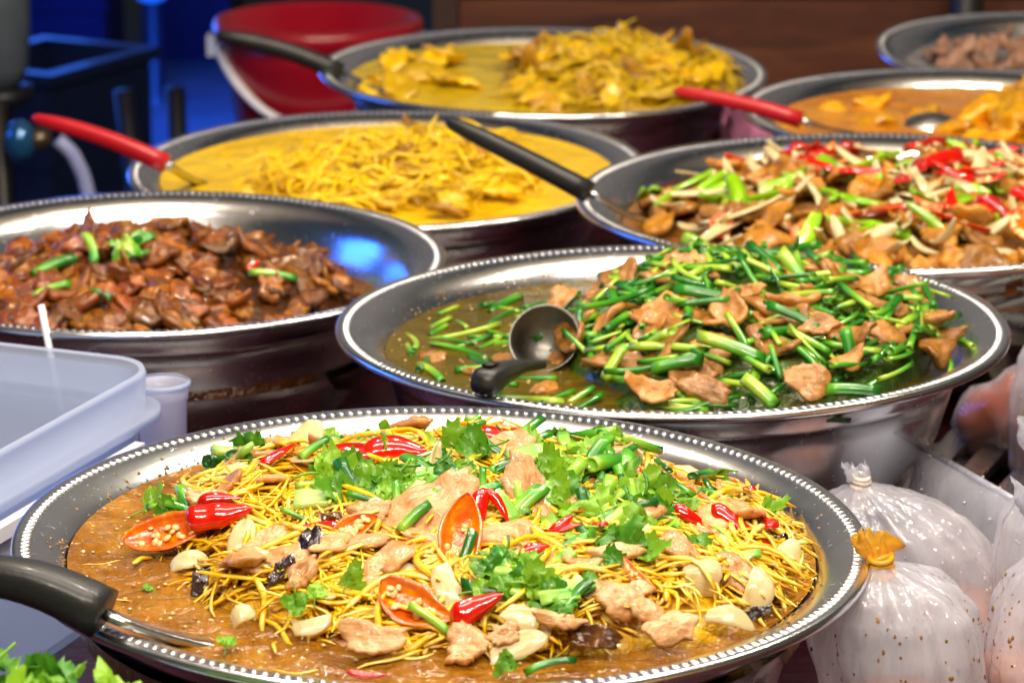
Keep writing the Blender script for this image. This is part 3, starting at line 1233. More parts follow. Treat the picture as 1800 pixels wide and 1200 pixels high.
# brown cloth added out of view above the bulbs, reflected in the steel
cnp = empty('reflector_canopy', (0.2, 1.9, 0), 'brown cloth added unseen overhead for the steel bowls to reflect', 'reflector')
v, f = [], []
for i in range(21):
    for j in range(21):
        x_, y_ = -1.9 + 0.2 * i, -1.7 + 0.17 * j
        v.append((x_, y_, 2.62 + 0.25 * (1 - abs(x_) / 1.9) - 0.03 * cos(i * pi / 5) ** 2))
for i in range(20):
    for j in range(20):
        f.append([i * 21 + j, i * 21 + j + 1, (i + 1) * 21 + j + 1, (i + 1) * 21 + j])
obj('reflector_cloth', mesh('reflector_cloth', v, f, plain('brown reflector cloth', (0.2, 0.16, 0.12), 0.8, 0, 0, 5, 0.1)), cnp)
for (x_, y_) in ((-1.86, -1.66), (1.86, -1.66), (-1.86, 1.66), (1.86, 1.66)):
    v, f = lathe([(0.02, 0.0), (0.02, 2.6), (0.015, 2.63)], 12)
    obj('pole', mesh('pole', [(a + x_, b_ + y_, c) for a, b_, c in v], f, BRUSH), cnp)

CLOTH = plain('maroon oilcloth', (0.03, 0.004, 0.008), 0.3, 0, 0.2, 14, 0.5, 0.002, 40)


def wood_mat():
    m = NT('brown wood')
    co = m.coords(False)
    mp = m.n('ShaderNodeMapping')
    mp.inputs['Scale'].default_value = (1.2, 8, 9)
    m.l(co, mp.inputs['Vector'])
    n1 = m.noise(mp.outputs[0], 2.5, 5, 0.6, 1.0)
    r = m.ramp([(0.3, (0.05, 0.012, 0.006)), (0.5, (0.13, 0.034, 0.013)), (0.75, (0.22, 0.075, 0.026))])
    m.l(n1.outputs['Fac'], r.inputs[0])
    m.l(r.outputs[0], m.p.inputs['Base Color'])
    m.set(Roughness=0.5)
    return m.mat


WOOD = wood_mat()


def table(x0, x1, y0, y1, label, mat):
    t = empty('stall_table', ((x0 + x1) / 2, (y0 + y1) / 2, 0), label, 'table')
    o = Vector(t.location)

    def bx(name, a, m):
        v, f = box(*a)
        return obj(name, mesh(name, [Vector(p) - o for p in v], f, m, smooth=False), t)
    bx('tabletop', (x0, x1, y0, y1, TABLE_Z - 0.03, TABLE_Z), mat)
    for x in (x0 + 0.04, x1 - 0.08):
        for y in (y0 + 0.04, y1 - 0.08):
            bx('leg', (x, x + 0.04, y, y + 0.04, 0, TABLE_Z - 0.031), BRUSH)
    return t


table(-0.60, 1.25, 0.70, 2.44, 'long stall table under the front bowls, covered in dark maroon oilcloth', CLOTH)
table(-0.22, 1.35, 2.445, 3.40, 'rear stall table carrying the yellow curries, covered in dark maroon oilcloth', CLOTH)

# wooden counter behind on the right
cnt = empty('wooden_counter', (1.0, 4.3, 0), 'brown wooden counter front behind the curry bowls', 'counter')
for k in range(5):
    v, f = box(-1.08, 2.2, 0, 0.05, 0.02 + 0.19 * k, 0.204 + 0.19 * k)
    obj('plank', mesh('plank', v, f, WOOD, smooth=False), cnt)
v, f = box(-1.12, -1.082, -0.03, 0.09, 0, 0.99)
obj('corner_post', mesh('corner_post', v, f, plain('dark brown post', (0.05, 0.018, 0.012), 0.5), smooth=False), cnt)
# grey wall added out of view above the counter to brighten the steel
bw = empty('reflector_wall', (0.6, 4.36, 0), 'grey wall added unseen above the wooden counter to brighten the steel rims', 'wall')
v, f = box(-1.9, 1.9, 0.0, 0.03, 1.0, 2.5)
obj('panel', mesh('panel', v, f, plain('grey reflector boards', (0.15, 0.16, 0.19), 0.6, 0, 0, 4, 0.15), smooth=False), bw)
for x_ in (-1.86, 1.8):
    v, f = box(x_, x_ + 0.05, 0.032, 0.08, 0.0, 2.5)
    obj('wall_post', mesh('wall_post', v, f, BRUSH, smooth=False), bw)
# black post behind the far bowl
p = at_y(1698, 20, 4.1)
v, f = lathe([(0.0285, 0), (0.026, 0.03), (0.026, 1.3), (0.018, 1.31)], 20)
tag(obj('black_post', mesh('black_post', v, f, BLACKP), None, Matrix.Translation((p.x, 4.1, 0))), 'upright black post behind the far bowl of dark meat', 'post')
# purple striped pole between the counter and the bucket
p = at_y(775, 25, 4.6)
v, f = tube([(0.04, 0, 1.1), (0, 0, 0.55), (-0.05, 0, 0)], 0.017, 12)
tag(obj('lavender_pole', mesh('lavender_pole', v, f, plain('lavender plastic', (0.28, 0.2, 0.5), 0.4)), None, Matrix.Translation((p.x, 4.6, 0))), 'slanted lavender pole beside the red bucket', 'pole')

# ------------------------------------------------------------------ blue background on the left
NAVY = plain('navy plastic', (0.012, 0.016, 0.075), 0.4, 0, 0.1)
DNAVY = plain('dark plastic', (0.008, 0.008, 0.016), 0.45)


def crate(px0, px1, y, z0, z1, dep, mat, label):
    a, c = at_y(px0, 100, y), at_y(px1, 100, y)
    W = c.x - a.x
    t = empty('plastic_crate', ((a.x + c.x) / 2, y + dep / 2, z0), label, 'crate')
    mb = MB()
    hw, hd, h = W / 2, dep / 2, z1 - z0
    th = 0.012
    mb.add(*box(-hw, hw, -hd, hd, 0, th))
    mb.add(*box(-hw, hw, -hd, -hd + th, th + 0.001, h))
    mb.add(*box(-hw, hw, hd - th, hd, th + 0.001, h))
    mb.add(*box(-hw, -hw + th, -hd + th + 0.001, hd - th - 0.001, th + 0.001, h))
    mb.add(*box(hw - th, hw, -hd + th + 0.001, hd - th - 0.001, th + 0.001, h))
    obj('crate_body', mb.mesh('crate_body', mat, False), t)
    for z in (h * 0.3, h * 0.62):
        v_, f_ = box(-hw - 0.008, hw + 0.008, -hd - 0.008, -hd - 0.0005, z, z + 0.02)
        obj('rib', mesh('rib', v_, f_, mat, smooth=False), t)
    mb = MB()
    mb.add(*box(-hw - 0.015, hw + 0.015, -hd - 0.015, -hd + 0.014, h + 0.001, h + 0.022))
    mb.add(*box(-hw - 0.015, hw + 0.015, hd - 0.014, hd + 0.015, h + 0.001, h + 0.022))
    mb.add(*box(-hw - 0.015, -hw + 0.014, -hd + 0.0145, hd - 0.0145, h + 0.001, h + 0.022))
    mb.add(*box(hw - 0.014, hw + 0.015, -hd + 0.0145, hd - 0.0145, h + 0.001, h + 0.022))
    obj('rim', mb.mesh('rim', mat, False), t)
    return t


crate(55, 185, 7.6, 0.0, 0.75, 0.4, NAVY, 'navy blue crate standing left of the bright blue lamp')
crate(285, 405, 8.0, 0.0, 0.75, 0.45, NAVY, 'navy blue crate between the blue lamp and the red bucket')
cr = crate(-60, 175, 4.9, 0.14, 0.535, 0.3, plain('blue crate plastic', (0.005, 0.012, 0.055), 0.5, 0, 0.1), 'mid blue crate behind the gas standpipe at the left edge')
cr.rotation_euler = (0, 0, radians(-28))
# blue tube lamp standing far back
p = at_y(267, 25, 7.4)
lampb = empty('tube_lamp', (p.x, 7.4, 0), 'bright blue upright tube lamp glowing far back on the left', 'lamp')
v, f = lathe([(0.01, 0.28), (0.036, 0.29), (0.04, 0.33), (0.04, 0.95), (0.03, 0.98), (0.004, 0.99)], 20)
obj('glowing_tube', mesh('glowing_tube', v, f, emit('blue glow', (0.01, 0.12, 1.0), 1.3)), lampb)
v, f = lathe([(0.09, 0), (0.09, 0.02), (0.03, 0.04), (0.025, 0.279)], 20)
obj('lamp_base', mesh('lamp_base', v, f, DNAVY), lampb)

# dark stool with splayed legs, carrying the blue crate
sp = cr.location
st = empty('low_stand', (sp.x, sp.y, 0), 'low dark stand with splayed legs under the mid blue crate', 'stand')
mb = MB()
mb.add(*box(-0.16, 0.16, -0.16, 0.16, 0.11, 0.138))
obj('top_board', mb.mesh('top_board', DNAVY, False), st)
for k in range(4):
    a = pi / 4 + k * pi / 2
    v, f = tube([(0.19 * cos(a), 0.19 * sin(a), 0.109), (0.22 * cos(a), 0.22 * sin(a), 0.0)], [0.024, 0.02], 8)
    obj('leg', mesh('leg', v, f, DNAVY), st)
# dark folded trestle between the crate and the bucket
tp_ = at_y(240, 180, 4.5)
tr_ = empty('folded_trestle', (tp_.x, 4.5, 0), 'dark folded trestle leaning between the blue crate and the red bucket', 'trestle')
for k, (xa, xb) in enumerate(((-0.02, 0.03), (0.06, 0.075))):
    v, f = tube([(xa, 0.02 * k, tp_.z + 0.02), (xb, 0.02 * k, 0.0)], 0.016, 8)
    obj('leg', mesh('leg', v, f, DNAVY), tr_)
v, f = tube([(-0.03, 0.03, tp_.z - 0.12), (0.12, 0.03, tp_.z - 0.12)], 0.012, 8)
obj('stretcher', mesh('stretcher', v, f, DNAVY), tr_)

# pale tub of a neighbour, top left
p = at_y(-5, 60, 4.2)
nb_ = empty('grey_bin', (p.x, 4.2, 0), 'grey blue rounded bin cut off by the upper left frame edge', 'bin')
v, f = lathe([(0.001, 0.66), (0.03, 0.66), (0.044, 0.69), (0.05, 0.76), (0.052, 1.0), (0.048, 1.0), (0.045, 0.76), (0.001, 0.70)], 28, False)
obj('bin_body', mesh('bin_body', v, f, plain('grey blue plastic', (0.09, 0.11, 0.14), 0.35, 0, 0.2)), nb_)
v, f = lathe([(0.06, 0.0), (0.06, 0.02), (0.016, 0.04), (0.016, 0.62), (0.05, 0.64), (0.05, 0.659), (0.001, 0.659)], 24, False)
obj('pedestal', mesh('pedestal', v, f, DNAVY), nb_)

# gas valve with a hose on a dark standpipe
p = at_y(38, 245, 3.5)
gv_ = empty('gas_standpipe', (p.x - 0.02, 3.5, 0), 'dark gas standpipe with a shiny blue bulb and pale hose at left', 'valve')
v, f = tube([(0.0, 0, 0), (-0.005, 0, 0.4), (-0.008, 0, p.z + 0.05)], 0.011, 12)
obj('pipe', mesh('pipe', v, f, plain('dark iron', (0.02, 0.018, 0.018), 0.4, 0.6)), gv_)
v, f = ball(0.023, 20, 14, (0.9, 0.9, 1.15), (0.02, -0.01, p.z))
obj('bulb', mesh('bulb', v, f, plain('blue enamel', (0.02, 0.12, 0.3), 0.15, 0.5, 0.6)), gv_)
v, f = tube([(0.024, -0.006, p.z - 0.004), (0.045, -0.006, p.z + 0.002), (0.058, -0.006, p.z + 0.004)], [0.013, 0.016, 0.010], 12)
obj('fitting', mesh('fitting', v, f, plain('brass fitting', (0.12, 0.09, 0.06), 0.35, 0.8)), gv_)
pts = []
for k in range(12):
    t = k / 11
    q = [(102, 244), (128, 268), (147, 305), (158, 350), (165, 420)]
    s_ = t * 3.999
    i = int(s_)
    fr = s_ - i
    x_ = q[i][0] * (1 - fr) + q[i + 1][0] * fr
    y_ = q[i][1] * (1 - fr) + q[i + 1][1] * fr
    w_ = at_y(x_, y_, 3.5)
    pts.append((w_.x - (p.x - 0.02), -0.004, w_.z))
v, f = tube(pts, 0.0095, 12)
obj('hose', mesh('hose', v, f, plain('pale hose', (0.3, 0.33, 0.6), 0.3, 0, 0.3)), gv_)

# ------------------------------------------------------------------ red bucket
by = 3.86
bc = at_y(559, 32, by)
BR = 186 / FPX * by
bk = empty('red_bucket', (bc.x, by, bc.z - 0.29), 'red plastic bucket with a white bail handle behind the yellow curries', 'bucket')
RED = plain('red bucket plastic', (0.33, 0.004, 0.016), 0.32, 0, 0.3, 6, 0.15)
H_ = 0.29
v, f = lathe([(0.001, 0.01), (BR * 0.62, 0.01), (BR * 0.90, H_ - 0.004), (BR * 0.915, H_ - 0.004), (BR * 0.905, H_ - 0.05), (BR * 0.885, H_ - 0.06), (BR * 0.64, 0.0), (0.001, 0.0)], 64, False)
obj('bucket_body', mesh('bucket_body', v, f, RED), bk)
v, f = lathe([(BR * 0.90, H_ - 0.004), (BR * 0.93, H_ + 0.002), (BR * 0.98, H_), (BR, H_ - 0.008), (BR * 0.985, H_ - 0.026), (BR * 0.965, H_ - 0.027), (BR * 0.97, H_ - 0.012), (BR * 0.916, H_ - 0.006)], 64, False)
obj('rim', mesh('rim', v, f, RED), bk)
mb = MB()
pts = []
for k in range(25):
    a = pi * k / 24
    # the bail hangs down over the near side
    d = 0.98 * BR * sin(a) ** 1.6
    x_ = -BR * 0.96 * cos(a)
    pts.append((x_, -d * 0.80 - 0.03 * sin(a), H_ - 0.03 - d * 0.66))
v, f = tube(pts, 0.0075, 10, 0.7)
obj('bail_handle', mesh('bail_handle', v, f, plain('white plastic', (0.85, 0.82, 0.82), 0.4)), bk)
for sx in (-1, 1):
    v, f = box(sx * BR * 0.955 - 0.014, sx * BR * 0.955 + 0.014, -0.018, 0.018, H_ - 0.05, H_ - 0.022)
    obj('ear', mesh('ear', v, f, plain('ear plastic', (0.55, 0.6, 0.75), 0.4), smooth=False), bk)
bz = bc.z - 0.29
v, f = box(-0.24, 0.24, -0.2, 0.2, 0.02, bz - 0.001)
bxo = empty('bucket_stand', (bc.x, by, 0), 'dark low stand carrying the red bucket', 'stand')
obj('stand_body', mesh('stand_body', v, f, DNAVY, smooth=False), bxo)
for x_ in (-0.2, 0.2):
    for y_ in (-0.16, 0.16):
        v, f = box(x_ - 0.02, x_ + 0.02, y_ - 0.02, y_ + 0.02, 0, 0.0195)
        obj('foot', mesh('foot', v, f, DNAVY, smooth=False), bxo)

# pink cloth folded on the table behind the stir-fry
random.seed(3)
pc = at_z(1300, 222, TABLE_Z + 0.03)
v, f = slab(0.24, 0.16, 0.02, 11, 0.1, 0.15, 0.2, 8, 40)
tag(obj('pink_cloth', mesh('pink_cloth', v, f, plain('pink cloth', (0.85, 0.28, 0.52), 0.8, 0, 0, 40, 0.2, 0.001, 300)), None, Matrix.Translation((pc.x, pc.y, TABLE_Z + 0.035))), 'crumpled pink cloth on the table between the curry bowls', 'cloth')

# ------------------------------------------------------------------ the bowls
make_bowl(FRONT, 'large steel bowl nearest the camera, heaped with shredded ginger, pork and chillies', 244)
make_bowl(GREEN, 'large steel bowl heaped with green chives and pork in clear broth', 236)
make_bowl(STEWB, 'large steel bowl of dark brown stewed meat at left', 232)
make_bowl(NOODLE, 'large steel bowl of yellow curry with shreds behind the stew bowl', 220)
make_bowl(CURRY, 'large steel bowl of thick yellow curry before the red bucket', 220)
make_bowl(STIR, 'large steel bowl of meat, onion and red chilli stir-fry at right', 236)
make_bowl(ORNG, 'large steel bowl of orange curry with a red handled spoon', 220)
make_bowl(DRY, 'steel bowl with a little dark meat, farthest back at right', 220)
DRIP = plain('dried sauce fleck', (0.22, 0.12, 0.04), 0.2, 0, 0.6)


def flecks(b, num, col=None):
    prof = [(0.775, -0.30), (0.815, -0.185), (0.84, -0.115), (0.858, -0.075), (0.874, -0.05), (0.893, -0.031), (0.915, -0.017), (0.94, -0.008)]
    mb = MB()
    for k in range(num):
        a = rnd(0, 2 * pi)
        if noise.noise(Vector((cos(a) * 2.2, sin(a) * 2.2, len(b.key)))) < rnd(-0.4, 0.25):
            continue
        z = b.level + 0.004 + abs(random.gauss(0, 0.018))
        if z > -0.009:
            continue
        for (r0, z0), (r1, z1) in zip(prof, prof[1:]):
            if z0 <= z <= z1:
                r = r0 + (r1 - r0) * (z - z0) / (z1 - z0)
        q = rnd(0.0004, 0.0011)
        mb.add(*ball(q, 7, 5, (rnd(0.8, 1.8), 1, 0.45)), 0, Matrix.Translation((r * b.R * cos(a), r * b.R * sin(a), z * b.R)) @ Matrix.Rotation(a, 4, 'Z') @ Matrix.Rotation(-0.6, 4, 'Y'))
    return mb.mesh('sauce_fleck', DRIP)


make_bowl(HERB, 'steel bowl of green herbs cut off at the lower left corner', 220)

random.seed(15)
BR_F = liquid(FRONT, broth('ginger broth', [(0.12, 0.04, 0.003), (0.25, 0.095, 0.005), (0.37, 0.165, 0.014)], 26, 0.05, 80, 0.009, 1.0, (0.55, 0.3, 0.06), 0.3), 'orange brown broth around the ginger heap in the front bowl', amp=0.013)
BR_G = liquid(GREEN, broth('green broth', [(0.06, 0.04, 0.002), (0.13, 0.085, 0.005), (0.21, 0.13, 0.012)], 14, 0.05, 45, 0.004, 0.72, (0.4, 0.33, 0.06), 0.5), 'clear olive brown broth in the bowl of greens', amp=0.004)
BR_S = liquid(STEWB, broth('stew gravy', [(0.08, 0.03, 0.008), (0.2, 0.09, 0.02)], 16, 0.1, 60, 0.008), 'brown gravy under the stewed meat', amp=0.008)
liquid(NOODLE, broth('yellow curry', [(0.6, 0.36, 0.003), (0.74, 0.46, 0.005), (0.8, 0.54, 0.02)], 10, 0.12, 40, 0.005, 1.0, (0.6, 0.36, 0.02), 0.5), 'yellow curry sauce around the shreds in the noodle bowl', amp=0.006)
liquid(CURRY, broth('thick yellow curry', [(0.5, 0.33, 0.005), (0.62, 0.42, 0.007), (0.68, 0.49, 0.03)], 10, 0.12, 40, 0.005, 1.0, (0.6, 0.4, 0.03), 0.5), 'olive yellow curry sauce in the bowl before the red bucket', amp=0.006)
BR_R = liquid(STIR, broth('stir-fry gravy', [(0.14, 0.05, 0.008), (0.28, 0.12, 0.02)], 16, 0.1, 60, 0.006), 'brown gravy under the stir-fry', amp=0.008)
liquid(ORNG, broth('orange curry', [(0.42, 0.13, 0.006), (0.56, 0.2, 0.008), (0.64, 0.3, 0.02)], 10, 0.1, 40, 0.005, 1.0, (0.65, 0.2, 0.01), 0.5), 'orange curry sauce in the bowl at right back', amp=0.006)
liquid(DRY, broth('pale gravy', [(0.2, 0.19, 0.2), (0.3, 0.28, 0.28)], 12, 0.15, 50, 0.003), 'thin pale gravy in the farthest bowl', amp=0.004)

bubbles(FRONT, BR_F, 260, lambda u, v: 1.0 if (u - 0.09) ** 2 / 0.5 + v * v / 0.42 > 1 else 0.05)
bubbles(GREEN, BR_G, 150, lambda u, v: 1.0 if u < -0.2 or v < -0.5 else 0.1)
for b_, br_, n_ in ((FRONT, BR_F, 420), (GREEN, BR_G, 420), (STEWB, BR_S, 500), (STIR, BR_R, 260)):
    d = obj('sauce_fleck', flecks(b_, n_), br_)
    d['kind'] = 'stuff'
mound(FRONT, MOUND, 'packed wet mass of ginger shreds inside the front heap', 'ginger_mass', 'ginger', 0.87)
mound(GREEN, food('chive mass', [(0.012, 0.02, 0.004), (0.04, 0.09, 0.008), (0.12, 0.1, 0.03)], 60, 0.3, 160, 0.004, 0.5, 0), 'packed mass of chives and pork inside the green heap', 'chive_mass', 'chives', 0.78, 0.03)
mound(STEWB, food('stew mass', [(0.02, 0.006, 0.002), (0.08, 0.026, 0.007)], 45, 0.25, 160, 0.004, 0.6, 0), 'packed stewed meat inside the brown heap', 'meat_mass', 'meat', 0.82)
mound(NOODLE, food('shred mass', [(0.3, 0.15, 0.006), (0.55, 0.32, 0.012)], 45, 0.3, 160, 0.004, 0.5, 0), 'packed curry shreds inside the noodle heap', 'shred_mass', 'shreds', 0.84)
mound(CURRY, food('curry mass', [(0.26, 0.14, 0.012), (0.56, 0.34, 0.02)], 35, 0.3, 160, 0.004, 0.5, 0), 'packed curry meat inside the thick yellow heap', 'curry_mass', 'meat', 0.84)
mound(STIR, food('stirfry mass', [(0.06, 0.02, 0.006), (0.26, 0.12, 0.035)], 45, 0.3, 160, 0.004, 0.5, 0), 'packed meat inside the stir-fry heap', 'meat_mass', 'meat', 0.84)
mound(HERB, food('herb mass', [(0.01, 0.04, 0.004), (0.05, 0.14, 0.01)], 45, 0.4, 160, 0.004, 0.3, 0), 'packed herbs inside the corner heap', 'herb_mass', 'herbs', 0.8)

# ------------------------------------------------------------------ mesh variants
V = {}


def variants(key, fn, n, mat):
    V[key] = [mesh(key, *fn(i), mat) for i in range(n)]


random.seed(5)
variants('ginger_shred', lambda i: shred(0.022 + 0.0045 * (i % 6), 0.0008 + 0.0002 * (i % 5), (0.02, 0.07, 0.01, 0.13, 0.05, 0.2)[i % 6], 100 + i, 5, 8, 0.03), 30, GINGER)
variants('pork_slice', lambda i: slab(0.030 + 0.002 * (i % 4), 0.018 + 0.0015 * (i % 3), 0.005, 200 + i, 0.35, 0.35, 0.12), 8, MEAT)
variants('pork_green', lambda i: slab(0.030 + 0.003 * (i % 4), 0.019 + 0.002 * (i % 3), 0.0055, 230 + i, 0.4, 0.32, 0.12), 10, PORK2)
variants('spring_onion_piece', lambda i: scallion(0.024 + 0.003 * (i % 4), 0.0032 + 0.0004 * (i % 4), 0.02 * (i % 4), 300 + i), 10, SCAL)
variants('chive_piece', lambda i: scallion(0.030 + 0.006 * (i % 5), 0.0020 + 0.00045 * (i % 4), 0.02 * (i % 5), 330 + i), 14, SCAL2)
variants('celery_leaf', lambda i: leafshape(0.019 + 0.003 * (i % 4), 400 + i), 12, LEAF)
variants('celery_piece', lambda i: stalk(0.022 + 0.003 * (i % 3), 0.004 + 0.0006 * (i % 3), 430 + i), 6, CELERY)
variants('onion_slice', lambda i: petal(0.034 + 0.004 * (i % 4), 0.013 + 0.002 * (i % 3), 0.0018, 460 + i), 8, ONION)
variants('stewed_meat', lambda i: slab(0.036 + 0.004 * (i % 4), 0.027 + 0.003 * (i % 3), 0.0095, 500 + i, 0.42, 0.35, 0.17, 7, 28, 0, (0.5 if i % 3 == 0 else 0)), 14, STEW)
variants('meat_chunk', lambda i: lump(0.034 + 0.004 * (i % 3), 0.026, 0.020, 530 + i, 0.5), 8, STEW)
variants('fried_meat', lambda i: slab(0.030 + 0.004 * (i % 3), 0.024 + 0.002 * (i % 3), 0.0075, 560 + i, 0.4, 0.36, 0.16), 10, FRIED)
variants('curry_meat', lambda i: slab(0.045 + 0.006 * (i % 3), 0.03 + 0.003 * (i % 3), 0.010, 600 + i, 0.35, 0.36, 0.15), 10, CURRYM)
variants('curry_mushroom', lambda i: slab(0.042 + 0.006 * (i % 3), 0.02 + 0.003 * (i % 3), 0.009, 630 + i, 0.45, 0.36, 0.16), 6, CURRYD)
variants('curry_shred', lambda i: shred(0.036 + 0.006 * (i % 5), 0.0012 + 0.0004 * (i % 3), (i % 5) * 0.1, 660 + i, 6, 9, 0.05), 14, BAMBOO)
variants('curry_piece', lambda i: slab(0.03 + 0.004 * (i % 3), 0.02, 0.007, 690 + i, 0.3, 0.36, 0.14), 6, CURRYM)
variants('orange_piece', lambda i: slab(0.05 + 0.008 * (i % 3), 0.032, 0.012, 720 + i, 0.3, 0.36, 0.14), 7, ORANGEM)
variants('dark_meat_piece', lambda i: slab(0.032 + 0.004 * (i % 3), 0.02, 0.006, 750 + i, 0.5, 0.45, 0.3), 6, DARKM)
variants('onion_strip', lambda i: petal(0.046 + 0.005 * (i % 4), 0.008 + 0.002 * (i % 3), 0.0022, 780 + i, 0.4, 0.4), 10, ONION)
variants('onion_ring', lambda i: shred(0.05 + 0.006 * (i % 3), 0.0032, 0.25 + 0.1 * (i % 3), 800 + i, 7, 9, 0.02), 5, ONION)
variants('green_pepper_piece', lambda i: petal(0.035 + 0.005 * (i % 4), 0.011 + 0.002 * (i % 3), 0.003, 820 + i, 0.7), 6, GREENP)
variants('green_leaf_piece', lambda i: slab(0.034 + 0.004 * (i % 3), 0.012, 0.0014, 840 + i, 0.7, 0.3, 0.4), 5, SCAL2)


def chilli_meshes(L, W, seed, **kw):
    sv, sf, fv, ff, sd = chilli_half(L, W, seed, **kw)
    return mesh('chilli_half', sv, sf, SKIN), mesh('flesh', fv, ff, FLESH), sd.mesh('seed_cluster', SEED)


CH = [chilli_meshes(0.036 + 0.006 * (i % 3), 0.012 + 0.0015 * (i % 3), 900 + i, point=((0.1, 0.9), (0.5, 0.6), (0.08, 0.6))[i % 3]) for i in range(7)]
RG = []
for i in range(3):
    a, c, d = chilli_ring(0.0085 + 0.001 * i, 0.007, 950 + i)
    RG.append((a.mesh('chilli_ring', SKIN), c.mesh('flesh', FLESH), d.mesh('seed_cluster', SEED)))

# ------------------------------------------------------------------ front bowl: ginger
random.seed(11)


def ging_mask(u, v):
    q = sqrt(((u - 0.11) / 0.76) ** 2 + ((v - 0.02) / 0.68) ** 2)
    k = 1.0 if q < 0.88 else max(0.0, (1 - q) / 0.12) * 0.6
    if v > 0.3 and abs(u) < 0.5:
        k *= 0.5
    return k


stuff = MB()
cl = []
while len(cl) < 300:
    u, v = rnd(-0.85, 0.85), rnd(-0.82, 0.82)
    if ging_mask(u, v) > random.random():
        cl.append((u, v, rnd(0, 2 * pi), rnd(0.15, 0.5)))
top = []
for (u0, v0, yw, spread) in cl:
    for k in range(24):
        u, v = u0 + random.gauss(0, 0.045), v0 + random.gauss(0, 0.045)
        if u * u + v * v > 0.72:
            continue
        M = place_uv(FRONT, u, v, yw + random.gauss(0, spread), rnd(-0.005, 0.006), 0.22, rnd(0.75, 1.3))
        zz = (FRONT.Mi @ M.translation).z
        if zz < FRONT.level * FRONT.R + 0.001:
            M.translation += FRONT.n * (FRONT.level * FRONT.R + 0.001 - zz)
        top.append((M, random.randrange(30), u, v))
# the 300 that lie uppermost and face the camera are pieces of their own
order = sorted(range(len(top)), key=lambda i: -((FRONT.M.inverted() @ top[i][0].translation).z - FRONT.h(top[i][2], top[i][3]) * FRONT.R) + 0.002 * top[i][3])
single = set(order[:240])
for i, (M, k, u, v) in enumerate(top):
    if i in single:
        tag(obj('ginger_shred', V['ginger_shred'][k], None, M), 'loose yellow ginger shred ' + where(FRONT, u, v), 'ginger shred', 'yellow ginger shreds on the front heap')
    else:
        me = V['ginger_shred'][k]
        stuff.add([q.co for q in me.vertices], [list(q.vertices) for q in me.polygons], 0, M)
tag(obj('ginger_shreds', stuff.mesh('ginger_shreds', GINGER)), 'tangle of thin yellow ginger shreds covering the front heap', 'ginger', None, 'stuff')

# ------------------------------------------------------------------ front bowl: large pieces, each placed where it lies
random.seed(21)


def put(name, me, M, label, cat, group=None, parts=()):
    o = tag(obj(name, me, None, M), label, cat, group)
    for pn, pm in parts:
        obj(pn, pm, o)
    return o


def chilli(px, py, ang, L, W, label, up=True, seed=0, lift=0.008, skin=None, point=(0.12, 0.9), seeds=True, roll=0.0, tilt=0.45, b=None, face=0.45):
    """up: cut face towards the viewer; else the red skin"""
    b = b or FRONT
    M, Lm = place_px(b, px, py, ang, L, lift, tilt, 0.0, face)
    Lm *= 1.1
    Wm = W / L * Lm * 1.15
    if not up:
        M = M @ Matrix.Rotation(pi + roll, 4, 'X')
    elif roll:
        M = M @ Matrix.Rotation(roll, 4, 'X')
    sv, sf, fv, ff, sd = chilli_half(Lm, Wm, 2000 + seed, point=point, depth=0.55 if up else 0.75)
    parts = [('flesh', mesh('flesh', fv, ff, FLESH if skin is None else ORSKIN))]
    if seeds and up:
        parts.append(('seed_cluster', sd.mesh('seed_cluster', SEED)))
    put('chilli_slice', mesh('chilli_slice', sv, sf, skin or SKIN), M, label, 'chilli', 'red chilli slices on the front heap', parts)


